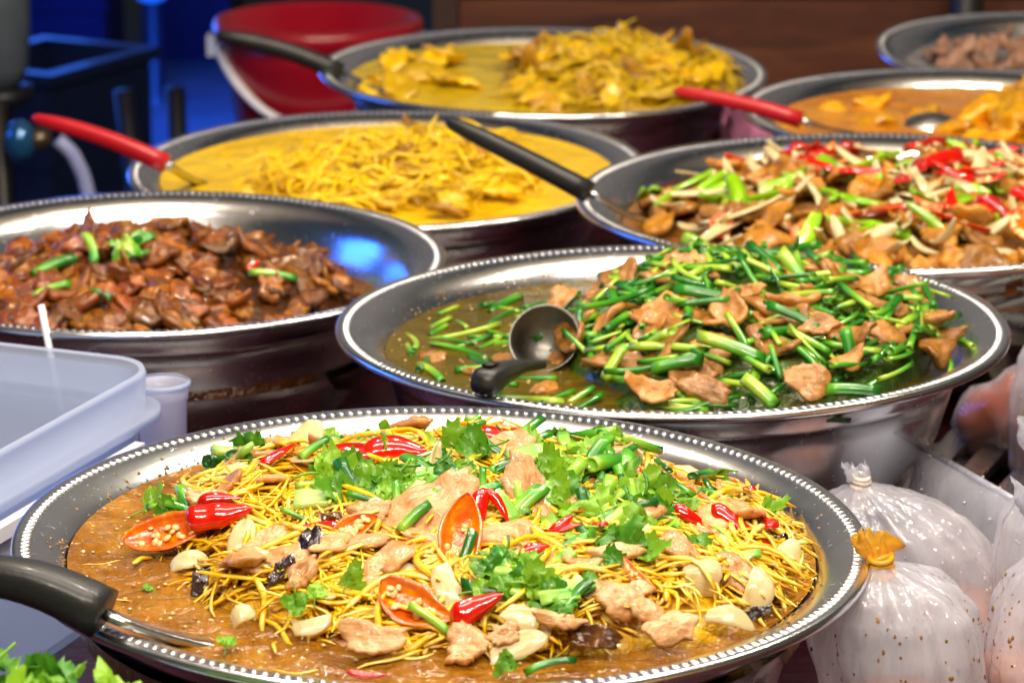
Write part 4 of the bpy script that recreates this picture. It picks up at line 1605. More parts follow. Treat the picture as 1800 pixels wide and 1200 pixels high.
CHL = [
    (305, 928, 14, 168, 58, 'long halved chilli, seeds up, at the left edge of the ginger heap', True, (0.5, 0.55)),
    (385, 905, 10, 110, 40, 'dark red chilli half skin up behind the leftmost cut chilli', False, (0.15, 0.5)),
    (636, 806, -6, 135, 60, 'broad red chilli half, left of the overlapping pair behind the celery leaves', False, (0.6, 0.4)),
    (692, 800, 3, 112, 48, 'broad red chilli half, right of the overlapping pair behind the celery leaves', False, (0.4, 0.5)),
    (733, 780, 12, 84, 32, 'small red chilli half behind the overlapping pair', False, (0.2, 0.8)),
    (882, 781, -13, 112, 46, 'glossy red chilli half lying skin up near the top of the heap', False, (0.35, 0.5)),
    (873, 735, -50, 92, 36, 'red chilli half leaning at the very top of the heap', False, (0.1, 0.8)),
    (948, 782, -28, 74, 48, 'short chilli end showing seeds, right of the glossy red half', True, (0.5, 0.5)),
    (1148, 820, -17, 116, 38, 'pointed red chilli tip at the right back of the heap', False, (0.1, 0.95)),
    (846, 893, 84, 64, 25, 'small red chilli half standing upright behind the pink pork slice', False, (0.8, 0.2)),
    (873, 890, -56, 66, 15, 'thin red chilli strip beside the upright chilli', False, (0.3, 0.6)),
    (808, 950, 80, 150, 60, 'long orange red chilli half standing open in the heap centre', True, (0.6, 0.35)),
    (733, 1055, -28, 130, 70, 'wide open chilli slice full of seeds at the front of the heap', True, (0.5, 0.5)),
    (838, 1068, 28, 94, 42, 'red chilli half skin up with its point toward the celery stalks', False, (0.3, 0.8)),
    (1233, 884, -33, 82, 38, 'red chilli half curled open on the right side of the heap', True, (0.2, 0.5)),
    (1308, 924, -33, 120, 28, 'narrow red chilli strip running down the right side of the heap', False, (0.2, 0.9)),
    (622, 932, 28, 84, 42, 'seedy cut chilli beside the brown wood ear', True, (0.5, 0.5)),
    (935, 972, 22, 60, 24, 'small red chilli piece under the pink pork slice', False, (0.6, 0.5)),
    (985, 926, 42, 56, 20, 'small red chilli piece right of the pink pork slice', False, (0.5, 0.6)),
    (645, 1183, -4, 66, 13, 'sliver of red chilli floating at the front rim', False, (0.4, 0.6)),
    (565, 788, 40, 66, 24, 'dark red chilli piece beside the large onion slice', False, (0.3, 0.6)),
    (1215, 905, -30, 60, 22, 'small red chilli piece under the curled chilli on the right', False, (0.3, 0.6)),
    (1130, 842, -40, 60, 22, 'red chilli piece tucked behind the orange chilli half', False, (0.3, 0.6)),
    (385, 880, 4, 70, 22, 'small dark red chilli piece at the left back of the heap', False, (0.3, 0.6)),
]
for i, (px, py, an, L, W, lb, up, pt_) in enumerate(CHL):
    chilli(px, py, an, L, W, lb, up, i, point=pt_, lift=0.017)
chilli(1100, 853, -6, 135, 34, 'orange brown chilli half lying skin up on the chopped greens', False, 60, skin=ORSKIN, point=(0.5, 0.8), lift=0.013)
M, Lm = place_px(FRONT, 1319, 858, 0, 60, 0.008, 0.6, 0, 0.35)
a, c, d = chilli_ring(Lm / 2, Lm * 0.62, 77)
put('chilli_slice', a.mesh('chilli_slice', SKIN), M, 'thick round chilli slice showing seeds at the right edge of the heap', 'chilli', 'red chilli slices on the front heap', [('flesh', c.mesh('flesh', FLESH)), ('seed_cluster', d.mesh('seed_cluster', SEED))])

MEATS = [
    (492, 778, -22, 112, 52, 'pale pork slice at the left back edge of the heap'),
    (650, 757, -6, 165, 46, 'long ragged pork slice along the back of the heap'),
    (748, 900, 33, 185, 80, 'largest tan pork slice in the middle of the heap'),
    (938, 872, -58, 140, 60, 'upright pork slice right of the dark spring onion'),
    (906, 945, -10, 150, 62, 'pink folded pork slice lying in the centre of the heap'),
    (1093, 1055, -22, 92, 56, 'thick pork piece on the ginger at the front right'),
    (655, 1128, 0, 110, 50, 'wet pork slice half sunk at the front left'),
    (820, 1122, -25, 64, 48, 'small pork lump under the front chillies'),
    (815, 1150, 10, 60, 30, 'pork scrap floating by the front rim'),
    (886, 1116, 15, 56, 34, 'small pork lump beside the front onion'),
    (1182, 1106, 12, 84, 50, 'pork slice sinking into broth at the front right'),
    (1300, 1005, -35, 80, 52, 'pork piece between the onions on the right side'),
    (470, 955, 60, 68, 44, 'pork piece behind the upright onion on the left'),
    (648, 902, 10, 68, 44, 'pork lump above the brown wood ear'),
    (372, 880, -8, 84, 30, 'pork strip under ginger at the far left'),
    (1005, 754, 10, 62, 34, 'crumbly pork piece at the top right of the heap'),
    (1072, 797, -12, 66, 36, 'smooth pork piece behind the orange chilli'),
    (985, 1092, -10, 76, 24, 'grey pork sliver above the front onions'),
    (1085, 972, 4, 86, 26, 'pork strip on top of the right ginger clump'),
    (1220, 800, -30, 86, 40, 'pork slice at the right back of the heap'),
    (1140, 1075, -30, 70, 34, 'pork piece right of the thick front pork piece'),
    (1060, 745, 20, 60, 36, 'pork scrap near the standing spring onion'),
    (590, 960, 20, 60, 40, 'pork piece between the two wood ears'),
    (530, 1010, 50, 60, 36, 'pork piece below the black wood ear'),
]
for i, (px, py, an, L, W, lb) in enumerate(MEATS):
    M, Lm = place_px(FRONT, px, py, an, L, 0.0135, 0.4, 0, 0.4)
    put('pork_slice', mesh('pork_slice', *slab(Lm * 1.08, W / L * Lm * 1.25, 0.0055, 3000 + i, 0.3, 0.4, 0.11, 8, 40), MEAT), M, lb, 'pork', 'pork slices on the front heap')

ONI = [
    (520, 800, 56, 130, 46, 'largest pale onion slice, leaning at the left back of the heap'),
    (425, 960, 86, 110, 40, 'upright onion petal on the left side of the ginger'),
    (405, 842, 20, 88, 46, 'clear onion slice at the far left back'),
    (803, 1040, -60, 112, 38, 'pinkish onion petal lying across the open chilli'),
    (1375, 975, 45, 72, 38, 'onion wedge at the far right of the heap'),
    (1325, 1035, 74, 90, 40, 'white onion wedge standing at the right front'),
    (1240, 1010, 78, 68, 54, 'clear onion petal right of the ginger clump'),
    (912, 1140, 20, 105, 42, 'onion slice lying in the broth at the front'),
    (925, 1100, -32, 88, 42, 'onion petal under the ginger at the front'),
    (672, 900, -42, 62, 30, 'small onion piece on the tan pork slice'),
    (1165, 965, -42, 100, 32, 'long clear onion slice on the right ginger clump'),
    (1092, 762, 66, 52, 34, 'onion piece at the top right of the heap'),
    (1250, 830, -24, 86, 36, 'onion slice at the right back edge of the heap'),
    (1285, 1092, -15, 90, 32, 'brownish onion slice floating at the right front'),
    (330, 985, 10, 68, 32, 'onion piece at the left foot of the heap'),
    (548, 1098, 15, 70, 26, 'onion slice floating at the front left'),
    (425, 1085, 25, 46, 30, 'small onion chip in the broth at the left'),
    (728, 845, 60, 60, 26, 'clear onion strip among the chopped greens'),
    (715, 1000, -20, 80, 34, 'pale onion petal under ginger in the centre'),
]
for i, (px, py, an, L, W, lb) in enumerate(ONI):
    M, Lm = place_px(FRONT, px, py, an, L, 0.010, 0.5, 0, 0.45)
    put('onion_slice', mesh('onion_slice', *petal(Lm, W / L * Lm * 1.2, 0.0013, 3100 + i, 0.14), ONION), M, lb, 'onion', 'onion slices on the front heap')

EARS = [
    (535, 985, 82, 130, 44, 'black wrinkled wood ear strip standing on the left side', EAR),
    (603, 955, -10, 110, 66, 'brown glossy wood ear beside the black strip', EARB),
    (350, 1025, 85, 54, 28, 'small black wood ear piece at the left foot of the heap', EAR),
    (492, 1005, 60, 60, 20, 'dark wood ear sliver left of the black strip', EAR),
    (990, 770, -20, 68, 32, 'grey black wood ear scrap at the top of the heap', EAR),
    (1045, 1122, -4, 100, 38, 'dark wood ear under ginger at the front', EARB),
    (1376, 950, -30, 56, 26, 'dark wood ear piece at the far right', EAR),
    (1340, 1092, 15, 56, 18, 'dark wood ear sliver at the right front rim', EAR),
    (1332, 908, 30, 44, 24, 'small dark wood ear piece below the round chilli slice', EARB),
    (590, 920, -30, 60, 40, 'brown wood ear fold above the black strip', EARB),
]
for i, (px, py, an, L, W, lb, mt) in enumerate(EARS):
    M, Lm = place_px(FRONT, px, py, an, L, 0.010, 0.6, 0, 0.45)
    put('wood_ear', mesh('wood_ear', *slab(Lm, W / L * Lm * 1.15, 0.0032, 3200 + i, 0.6, 0.4, 0.34, 8, 34), mt), M, lb, 'mushroom', 'wood ear mushrooms on the front heap')

GRN = [
    ('c', 555, 880, 0, 74, 32, 'thick pale celery stalk piece on the left side of the heap'),
    ('s', 605, 757, 42, 54, 19, 'dark spring onion piece on the back pork slice'),
    ('s', 738, 815, 22, 100, 22, 'long dark spring onion right of the red chilli pair'),
    ('s', 785, 842, 45, 48, 22, 'short dark spring onion above the tan pork slice'),
    ('s', 868, 832, 30, 88, 23, 'long dark spring onion left of the pale bulb piece'),
    ('c', 930, 803, 20, 68, 36, 'pale green bulb end near the top of the heap'),
    ('s', 1040, 730, 88, 46, 22, 'spring onion piece standing upright at the top of the heap'),
    ('s', 1032, 750, 26, 74, 17, 'spring onion piece leaning below the upright one'),
    ('c', 722, 880, 62, 74, 17, 'pale celery stalk standing on the tan pork slice'),
    ('s', 698, 880, 95, 62, 15, 'dark spring onion strip left of the pale stalk'),
    ('c', 888, 893, -55, 66, 22, 'pale celery stalk behind the pink pork slice'),
    ('c', 966, 882, 89, 66, 14, 'thin celery stem hanging down beside the upright pork'),
    ('s', 1030, 826, 0, 76, 23, 'dark spring onion lying level above the orange chilli'),
    ('s', 1062, 915, 30, 62, 25, 'thick dark spring onion on the right side greens'),
    ('s', 1105, 905, 26, 112, 13, 'long thin spring onion on the right side greens'),
    ('s', 820, 970, 72, 74, 17, 'dark spring onion strip lying on the open orange chilli'),
    ('s', 755, 1090, -35, 90, 15, 'thin dark spring onion at the front below the open chilli'),
    ('c', 1005, 1030, 0, 84, 16, 'pale celery stalk lying level on the front ginger'),
    ('c', 985, 1052, 8, 70, 16, 'pale celery stalk below the level one'),
    ('c', 990, 985, 40, 46, 22, 'short pale celery piece right of the centre leaves'),
    ('s', 968, 1172, 14, 92, 15, 'dark spring onion floating at the front rim'),
    ('s', 1298, 990, -48, 62, 12, 'thin dark spring onion on the right side'),
    ('s', 1275, 940, -42, 44, 9, 'tiny spring onion strip on the right ginger'),
    ('c', 1310, 978, 10, 56, 16, 'pale green stalk beside the right onion wedge'),
    ('s', 1012, 796, -14, 60, 26, 'thick green onion piece below the dark wood ear scrap'),
    ('s', 310, 880, 20, 70, 11, 'dark spring onion strip at the far left of the broth'),
    ('c', 1425, 968, 6, 44, 8, 'pale green sliver floating at the far right'),
    ('c', 1425, 985, 70, 34, 12, 'pale green chip floating at the far right'),
    ('s', 520, 910, -25, 60, 9, 'thin green strip on the left ginger'),
    ('s', 775, 880, 30, 50, 22, 'dark spring onion piece behind the tan pork slice'),
    ('s', 850, 860, 15, 60, 18, 'dark spring onion piece left of the upright pork'),
]
for i, (kd, px, py, an, L, W, lb) in enumerate(GRN):
    M, Lm = place_px(FRONT, px, py, an, L, 0.014, 0.5, 0, 0.35)
    r_ = W / L * Lm / 2 * 1.05
    if kd == 's':
        put('spring_onion_piece', mesh('spring_onion_piece', *scallion(Lm, r_, 0.05 * (i % 3), 3300 + i, 14), SCAL), M, lb, 'spring onion', 'chopped spring onions on the front heap')
    else:
        put('celery_piece', mesh('celery_piece', *stalk(Lm, r_, 3300 + i, 18), CELERY), M, lb, 'celery', 'celery pieces on the front heap')

LFS = [(270, 890, 20, 70), (300, 905, 80, 60), (585, 835, 10, 110), (640, 850, 30, 100), (600, 870, 190, 90), (680, 840, -20, 80), (860, 745, 40, 80), (820, 760, 160, 80), (800, 790, 100, 80), (840, 800, 200, 90), (895, 730, 10, 60),
       (1060, 770, -30, 90), (1040, 810, 60, 70), (1020, 770, 100, 60), (985, 860, 40, 90), (1000, 830, 10, 70), (1010, 905, 20, 100), (1090, 840, 10, 80), (1020, 945, 15, 90), (1090, 945, -10, 100), (1130, 940, 5, 80), (880, 1005, 260, 100), (860, 985, 200, 80), (910, 1000, 300, 80), (940, 1010, 20, 80), (850, 1040, 10, 70),
       (1225, 965, -40, 90), (1400, 910, 5, 60), (620, 1020, 60, 60), (520, 1062, 280, 60), (555, 1040, 90, 50), (890, 1165, 200, 60), (400, 1125, 80, 40), (535, 1005, 45, 30), (1150, 900, 30, 80), (1170, 920, 100, 70), (960, 755, 100, 60), (930, 770, 50, 60), (700, 800, 160, 70), (440, 800, 80, 60), (425, 815, 10, 50), (1110, 870, 20, 80), (1200, 890, -20, 60), (1075, 985, 0, 60), (1140, 975, -10, 80), (740, 850, 100, 60), (680, 875, 110, 60)]
for i, (px, py, an, L) in enumerate(LFS):
    M, Lm = place_px(FRONT, px, py, an, L, 0.016, 0.4, 0, 0.45)
    u, v = FRONT.hit(px, py)
    put('celery_leaf', mesh('celery_leaf', *leafshape(Lm * 0.85, 3400 + i), LEAF), M, 'green serrated celery leaf ' + where(FRONT, u, v), 'celery leaf', 'celery leaves on the front heap')

# chopped greens in the clumps where the photograph shows them
for (cx_, cy_, sx_, sy_, num) in ((590, 845, 45, 22, 14), (690, 845, 45, 26, 18), (770, 845, 40, 26, 14), (860, 785, 55, 28, 18), (985, 790, 50, 24, 16), (1060, 800, 50, 22, 12), (960, 860, 40, 30, 10), (1080, 885, 60, 30, 26), (1060, 935, 55, 22, 16), (895, 1010, 38, 26, 14), (1165, 905, 35, 22, 8), (990, 1040, 40, 14, 5), (300, 890, 30, 14, 6)):
    for k in range(num):
        px, py = cx_ + random.gauss(0, sx_ * 0.7), cy_ + random.gauss(0, sy_ * 0.8)
        u, v = FRONT.hit(px, py)
        if u * u + v * v > 0.6:
            continue
        q = random.random()
        M, Lm = place_px(FRONT, px, py, rnd(0, 360), 60, rnd(0.008, 0.017), rnd(0.1, 0.5), rnd(-0.5, 0.5), rnd(0.2, 0.6))
        wh = where(FRONT, u, v)
        if q < 0.46:
            put('celery_leaf', V['celery_leaf'][k % 12], M @ Matrix.Scale(rnd(0.7, 1.25), 4), 'green serrated celery leaf ' + wh, 'celery leaf', 'celery leaves on the front heap')
        elif q < 0.82:
            put('spring_onion_piece', V['spring_onion_piece'][k % 10], M @ Matrix.Scale(rnd(0.6, 1.05), 4), 'chopped spring onion ' + wh, 'spring onion', 'chopped spring onions on the front heap')
        else:
            put('celery_piece', V['celery_piece'][k % 6], M @ Matrix.Scale(rnd(0.5, 0.9), 4), 'small pale celery stalk piece ' + wh, 'celery', 'celery pieces on the front heap')
# smaller greens and scraps between them
topm = both(ell(-0.1, 0.42, 0.55, 0.4), ell(0.3, 0.3, 0.42, 0.42), ell(0.12, 0.0, 0.2, 0.25))
scatter(FRONT, 'spring_onion_piece', 'chopped spring onion', 'spring onion', 'chopped spring onions on the front heap', V['spring_onion_piece'], 24, topm, (0.004, 0.013), 0.6, 0.6, 1.1)
scatter(FRONT, 'celery_leaf', 'green serrated celery leaf', 'celery leaf', 'celery leaves on the front heap', V['celery_leaf'], 18, topm, (0.002, 0.010), 0.6, 0.6, 1.05)
scatter(FRONT, 'spring_onion_piece', 'chopped spring onion', 'spring onion', 'chopped spring onions on the front heap', V['spring_onion_piece'], 10, ell(0.42, 0.22, 0.24, 0.3), (0.006, 0.015), 0.6, 0.7, 1.2)
scatter(FRONT, 'celery_piece', 'small pale celery stalk piece', 'celery', 'celery pieces on the front heap', V['celery_piece'], 10, topm, (0.004, 0.012), 0.6, 0.5, 0.95)
scatter(FRONT, 'pork_slice', 'small cooked pork scrap', 'pork', 'pork slices on the front heap', V['pork_slice'], 46, lambda u, v: ging_mask(u, v) * 0.7, (0.003, 0.010), 0.4, 0.6, 1.1)
scatter(FRONT, 'onion_slice', 'small clear onion slice', 'onion', 'onion slices on the front heap', V['onion_slice'], 16, lambda u, v: ging_mask(u, v) * 0.7, (0.002, 0.007), 0.5, 0.5, 0.9)

scatter(FRONT, 'chilli_slice', 'small red chilli half', 'chilli', 'red chilli slices on the front heap', [c[0] for c in CH], 12, lambda u, v: ging_mask(u, v), (0.006, 0.011), 0.4, 0.5, 0.75, None, [[('flesh', c[1]), ('seed_cluster', c[2])] for c in CH])
edge = lambda u, v: 0.0 if ging_mask(u, v) > 0.3 else 1.0
for k in range(120):
    u, v = rnd(-0.82, 0.82), rnd(-0.82, 0.82)
    if u * u + v * v > 0.68 or ging_mask(u, v) > 0.5:
        continue
    M = place_uv(FRONT, u, v, rnd(0, 6.28), 0, 0.05, rnd(0.4, 0.9))
    M.translation = FRONT.M @ Vector((u * FRONT.R, v * FRONT.R, (FRONT.level + 0.0005) * FRONT.R))
    kind = random.random()
    if kind < 0.7:
        tag(obj('ginger_shred', V['ginger_shred'][k % 30], None, M), 'ginger shred afloat ' + where(FRONT, u, v), 'ginger shred', 'yellow ginger shreds on the front heap')
    elif kind < 0.85:
        tag(obj('pork_slice', V['pork_slice'][k % 8], None, M), 'pork scrap afloat ' + where(FRONT, u, v), 'pork', 'pork slices on the front heap')
    else:
        tag(obj('celery_leaf', V['celery_leaf'][k % 12], None, M @ Matrix.Diagonal((0.6, 0.6, 0.6, 1))), 'leaf bit afloat ' + where(FRONT, u, v), 'celery leaf', 'celery leaves on the front heap')

# ------------------------------------------------------------------ bowl of greens
random.seed(31)
gm = both(ell(0.25, 0.05, 0.64, 0.8, 0.3), ell(0.2, 0.2, 0.5, 0.55, 0.3))
low = lambda u, v: 0.5 if u < -0.1 and u * u + v * v < 0.62 else 0.12
scatter(GREEN, 'pork_slice', 'glossy pork slice', 'pork', 'pork slices in the bowl of greens', V['pork_green'], 42, gm, (0.0, 0.007), 0.5, 0.8, 1.3)
scatter(GREEN, 'chive_piece', 'chopped green chive', 'chive', 'chopped chives in the bowl of greens', V['chive_piece'], 236, gm, (0.0, 0.013), 0.45, 0.75, 1.25)
scatter(GREEN, 'pork_slice', 'glossy pork slice', 'pork', 'pork slices in the bowl of greens', V['pork_green'], 9, gm, (0.008, 0.014), 0.5, 0.8, 1.2)
scatter(GREEN, 'chive_piece', 'chopped green chive', 'chive', 'chopped chives in the bowl of greens', V['chive_piece'], 46, ell(-0.48, -0.05, 0.42, 0.7, 0.25), (0.0, 0.0008), 0.12, 0.7, 1.1)
scatter(GREEN, 'chive_piece', 'chopped green chive', 'chive', 'chopped chives in the bowl of greens', V['chive_piece'], 24, ell(0.1, -0.65, 0.6, 0.2, 0.5), (0.0, 0.002), 0.12, 0.7, 1.1)
scatter(GREEN, 'pork_slice', 'glossy pork slice', 'pork', 'pork slices in the bowl of greens', V['pork_green'], 8, ell(-0.45, 0.1, 0.4, 0.6, 0.5), (-0.002, 0.0), 0.1, 0.7, 1.1)
for i, (px, py, an, L, W, lb) in enumerate([(1245, 520, -12, 120, 22, 'long bright chive piece high on the green heap'), (1285, 612, -20, 125, 24, 'long glossy chive piece on the front of the green heap'), (1190, 640, 10, 90, 22, 'bright chive piece lying left of the front pork'), (1490, 610, -80, 60, 22, 'yellow green stem standing at the right of the green heap'), (1335, 690, -42, 75, 24, 'pale stem end lying at the front of the green heap'), (1500, 690, -3, 95, 24, 'pale chive lying along the front right rim'), (1080, 640, 60, 70, 22, 'yellow green stem rising from the broth by the ladle'), (1400, 560, -25, 110, 20, 'dark chive lying across the middle of the green heap'), (1020, 570, 92, 60, 16, 'dark chive standing right of the ladle'), (1395, 475, -55, 80, 24, 'chive bundle standing at the back of the green heap')]):
    M, Lm = place_px(GREEN, px, py, an, L, 0.018, 0.5, 0, 0.3)
    put('chive_piece', mesh('chive_piece', *scallion(Lm, W / L * Lm / 2, 0.04, 4000 + i, 14), SCAL2), M, lb, 'chive', 'chopped chives in the bowl of greens')
for i, (px, py, an, L, W, lb) in enumerate([(1215, 470, -20, 85, 52, 'thick pork piece at the top left of the green heap'), (1320, 466, 0, 80, 48, 'thick pale pork piece at the top of the green heap'), (1310, 516, 8, 62, 32, 'reddish pork piece below the top pork'), (1420, 675, -30, 78, 62, 'smooth rounded pork piece at the front of the green heap'), (1240, 680, -20, 90, 60, 'ragged pork slice at the front of the green heap'), (990, 525, 30, 62, 40, 'pale pork piece at the back left of the green heap'), (1140, 580, 60, 80, 44, 'pork slice above the yellow green stem'), (1440, 575, 10, 70, 44, 'pork piece in the middle right of the green heap'), (1660, 590, 10, 70, 36, 'pork piece at the far right of the green heap'), (1150, 690, -10, 90, 46, 'pork slices sinking in broth at the front'), (1110, 465, 10, 76, 30, 'thin pork slice at the back of the green heap')]):
    M, Lm = place_px(GREEN, px, py, an, L, 0.016, 0.4, 0, 0.4)
    put('pork_slice', mesh('pork_slice', *slab(Lm, W / L * Lm * 1.0, 0.006, 4100 + i, 0.5, 0.4, 0.12, 8, 36), PORK2), M, lb, 'pork', 'pork slices in the bowl of greens')

scatter(GREEN, 'chive_piece', 'chopped green chive', 'chive', 'chopped chives in the bowl of greens', V['chive_piece'], 26, ell(0.6, -0.3, 0.32, 0.45, 0.6), (0.002, 0.008), 0.3, 0.7, 1.1)
scatter(GREEN, 'pork_slice', 'glossy pork slice', 'pork', 'pork slices in the bowl of greens', V['pork_green'], 7, ell(0.6, -0.3, 0.32, 0.45, 0.6), (0.002, 0.007), 0.4, 0.7, 1.1)
# ------------------------------------------------------------------ stew bowl
random.seed(41)
sm = ell(-0.05, -0.08, 0.75, 0.78, 0.12)
scatter(STEWB, 'meat_chunk', 'brown stewed meat chunk', 'meat chunk', 'stewed meat chunks in the stew bowl', V['meat_chunk'], 190, sm, (-0.006, 0.005), 0.6, 0.5, 0.95)
scatter(STEWB, 'stewed_meat', 'curled brown stewed slice', 'meat slice', 'stewed meat slices in the stew bowl', V['stewed_meat'], 150, sm, (-0.002, 0.009), 0.4, 0.55, 0.95)
for i, (px, py, an, L, W, lb) in enumerate([(95, 470, 24, 75, 20, 'green onion strip on the left of the stew'), (158, 440, -75, 60, 16, 'green onion strip standing at the back left of the stew'), (480, 485, -8, 85, 14, 'pale green stem on the right of the stew'), (90, 512, 20, 70, 16, 'green onion strip low on the left of the stew'), (165, 405, 60, 46, 22, 'bright green leaf at the back left of the stew'), (430, 382, 0, 60, 18, 'pale green stem at the back of the stew'), (180, 518, -25, 36, 14, 'small dark green piece low on the stew'), (540, 455, 10, 60, 12, 'green strip at the right of the stew'), (300, 383, 20, 40, 12, 'green tip at the back of the stew')]):
    M, Lm = place_px(STEWB, px, py, an, L, 0.018, 0.5, 0, 0.3)
    put('spring_onion_piece', mesh('spring_onion_piece', *scallion(Lm, W / L * Lm / 2, 0.08, 4200 + i, 12), SCAL), M, lb, 'spring onion', 'green onion pieces on the stew')
for i, (px, py, an) in enumerate([(222, 428, 10), (245, 425, 30), (215, 445, 250), (235, 440, -20)]):
    M, Lm = place_px(STEWB, px, py, an, 62, 0.02, 0.5, 0, 0.4)
    put('green_leaf', mesh('green_leaf', *slab(Lm, Lm * 0.5, 0.0014, 4300 + i, 0.7, 0.3, 0.4), SCAL2), M, 'one of the dark green wilted leaves bunched on the stew', 'leaf', 'wilted green leaves on the stew')
for i, (px, py, lb) in enumerate([(350, 478, 'small red chilli bit in the middle of the stew'), (445, 468, 'small red chilli bit right of the middle of the stew'), (415, 403, 'small red chilli bit at the back of the stew')]):
    chilli(px, py, 10 + 30 * i, 26, 12, lb, False, 80 + i, 0.014, b=STEWB)

# ------------------------------------------------------------------ yellow curry with shreds
random.seed(51)
nm = both(ell(0.02, -0.12, 0.66, 0.62, 0.4), ell(0.1, 0.2, 0.5, 0.4, 0.5))
scatter(NOODLE, 'curry_shred', 'yellow curry shred', 'shred', 'yellow shreds in the noodle bowl', V['curry_shred'], 185, nm, (0.0, 0.011), 0.35, 0.8, 1.3)
scatter(NOODLE, 'curry_piece', 'yellow meat piece', 'curry meat', 'meat pieces in the noodle bowl', V['curry_piece'], 50, nm, (-0.003, 0.006), 0.5, 0.6, 1.1)
scatter(NOODLE, 'curry_shred', 'yellow curry shred', 'shred', 'yellow shreds in the noodle bowl', V['curry_shred'], 30, ell(0, 0, 0.86, 0.86, 0.1), (-0.003, 0.001), 0.1, 0.7, 1.1)
scatter(NOODLE, 'curry_mushroom', 'brown mushroom piece', 'mushroom', 'mushroom pieces in the noodle bowl', V['curry_mushroom'], 16, nm, (0.002, 0.010), 0.6, 0.5, 0.9)

# ------------------------------------------------------------------ thick yellow curry
random.seed(61)
cm = ell(0.32, -0.02, 0.58, 0.72, 0.2)
scatter(CURRY, 'curry_meat', 'yellow curry meat slice', 'curry meat', 'meat slices in the thick curry', V['curry_meat'], 55, cm, (-0.003, 0.007), 0.5, 0.55, 1.0)
scatter(CURRY, 'curry_mushroom', 'brown curry mushroom strip', 'mushroom', 'mushroom strips in the thick curry', V['curry_mushroom'], 16, cm, (0.004, 0.012), 0.7, 0.8, 1.2)
scatter(CURRY, 'curry_meat', 'yellow curry meat slice', 'curry meat', 'meat slices in the thick curry', V['curry_meat'], 18, ell(-0.5, 0.0, 0.3, 0.5, 0.3), (0.0, 0.008), 0.5, 0.7, 1.1)
scatter(CURRY, 'curry_shred', 'pale curry shred', 'shred', 'shreds in the thick curry', V['curry_shred'], 80, cm, (0.002, 0.012), 0.6, 0.8, 1.2)

for (b_, m_, nn) in ((NOODLE, nm, 520), (CURRY, cm, 420)):
    mb = MB()
    c_ = 0
    while c_ < nn:
        u0, v0, y0 = rnd(-0.85, 0.9), rnd(-0.8, 0.8), rnd(0, 6.28)
        if m_(u0, v0) < random.random():
            continue
        for q in range(10):
            u, v = u0 + random.gauss(0, 0.05), v0 + random.gauss(0, 0.05)
            if u * u + v * v > 0.68:
                continue
            me = V['curry_shred'][random.randrange(14)]
            M = place_uv(b_, u, v, y0 + random.gauss(0, 0.4), rnd(-0.002, 0.009), 0.3, rnd(0.7, 1.2))
            mb.add([q_.co for q_ in me.vertices], [list(q_.vertices) for q_ in me.polygons], 0, M)
            c_ += 1
    tag(obj('curry_shreds', mb.mesh('curry_shreds', BAMBOO)), 'soft tangle of yellow curry shreds heaped in the ' + b_.name, 'shreds', None, 'stuff')

# ------------------------------------------------------------------ stir-fry
random.seed(71)
fm = ell(0.05, -0.05, 0.85, 0.84, 0.15)
scatter(STIR, 'fried_meat', 'brown fried meat slice', 'meat slice', 'fried meat slices in the stir-fry', V['fried_meat'], 170, fm, (-0.003, 0.010), 0.6, 0.8, 1.2)
scatter(STIR, 'onion_strip', 'pale onion strip', 'onion', 'onion strips in the stir-fry', V['onion_strip'], 74, fm, (0.003, 0.013), 0.6, 0.8, 1.2)
scatter(STIR, 'onion_ring', 'curved onion ring piece', 'onion ring', 'onion ring pieces in the stir-fry', V['onion_ring'], 18, ell(0.05, 0.1, 0.6, 0.6, 0.3), (0.006, 0.014), 0.5, 0.8, 1.2)
scatter(STIR, 'green_pepper_piece', 'bright green pepper strip', 'pepper', 'green pepper strips in the stir-fry', V['green_pepper_piece'], 64, fm, (0.004, 0.014), 0.6, 0.8, 1.2)
scatter(STIR, 'chilli_slice', 'red chilli slice', 'chilli', 'red chilli slices in the stir-fry', [c[0] for c in CH], 74, both(ell(0.15, 0.35, 0.65, 0.4, 0.3), ell(0.3, -0.2, 0.7, 0.6, 0.6)), (0.010, 0.018), 0.45, 0.9, 1.3, None, [[('flesh', c[1]), ('seed_cluster', c[2])] for c in CH])
for i, (px, py, lb) in enumerate([(1630, 386, 'round red chilli ring standing at the centre of the stir-fry'), (1408, 415, 'red chilli ring at the front left of the stir-fry'), (1268, 398, 'red chilli ring at the left of the stir-fry'), (1560, 452, 'red chilli ring by the front rim of the stir-fry')]):
    M, Lm = place_px(STIR, px, py, 10, (50, 40, 44, 40)[i], 0.016, 0.8, 0, 0.75)
    a, c, d = chilli_ring(Lm / 2, 0.006, 60 + i)
    put('chilli_slice', a.mesh('chilli_slice', SKIN), M, lb, 'chilli', 'red chilli slices in the stir-fry', [('flesh', c.mesh('flesh', FLESH)), ('seed_cluster', d.mesh('seed_cluster', SEED))])
for i, (px, py, an, L, W, lb) in enumerate([(1540, 425, 35, 90, 34, 'thick white onion wedge at the front of the stir-fry'), (1480, 415, 110, 90, 22, 'curved onion strip left of the thick white wedge'), (1420, 300, 120, 90, 20, 'onion strip at the back of the stir-fry'), (1700, 290, -40, 90, 24, 'long onion strip at the back right of the stir-fry')]):
    M, Lm = place_px(STIR, px, py, an, L, 0.018, 0.6, 0, 0.45)
    put('onion_slice', mesh('onion_slice', *petal(Lm, W / L * Lm, 0.003, 4400 + i, 0.5), ONION), M, lb, 'onion', 'onion strips in the stir-fry')

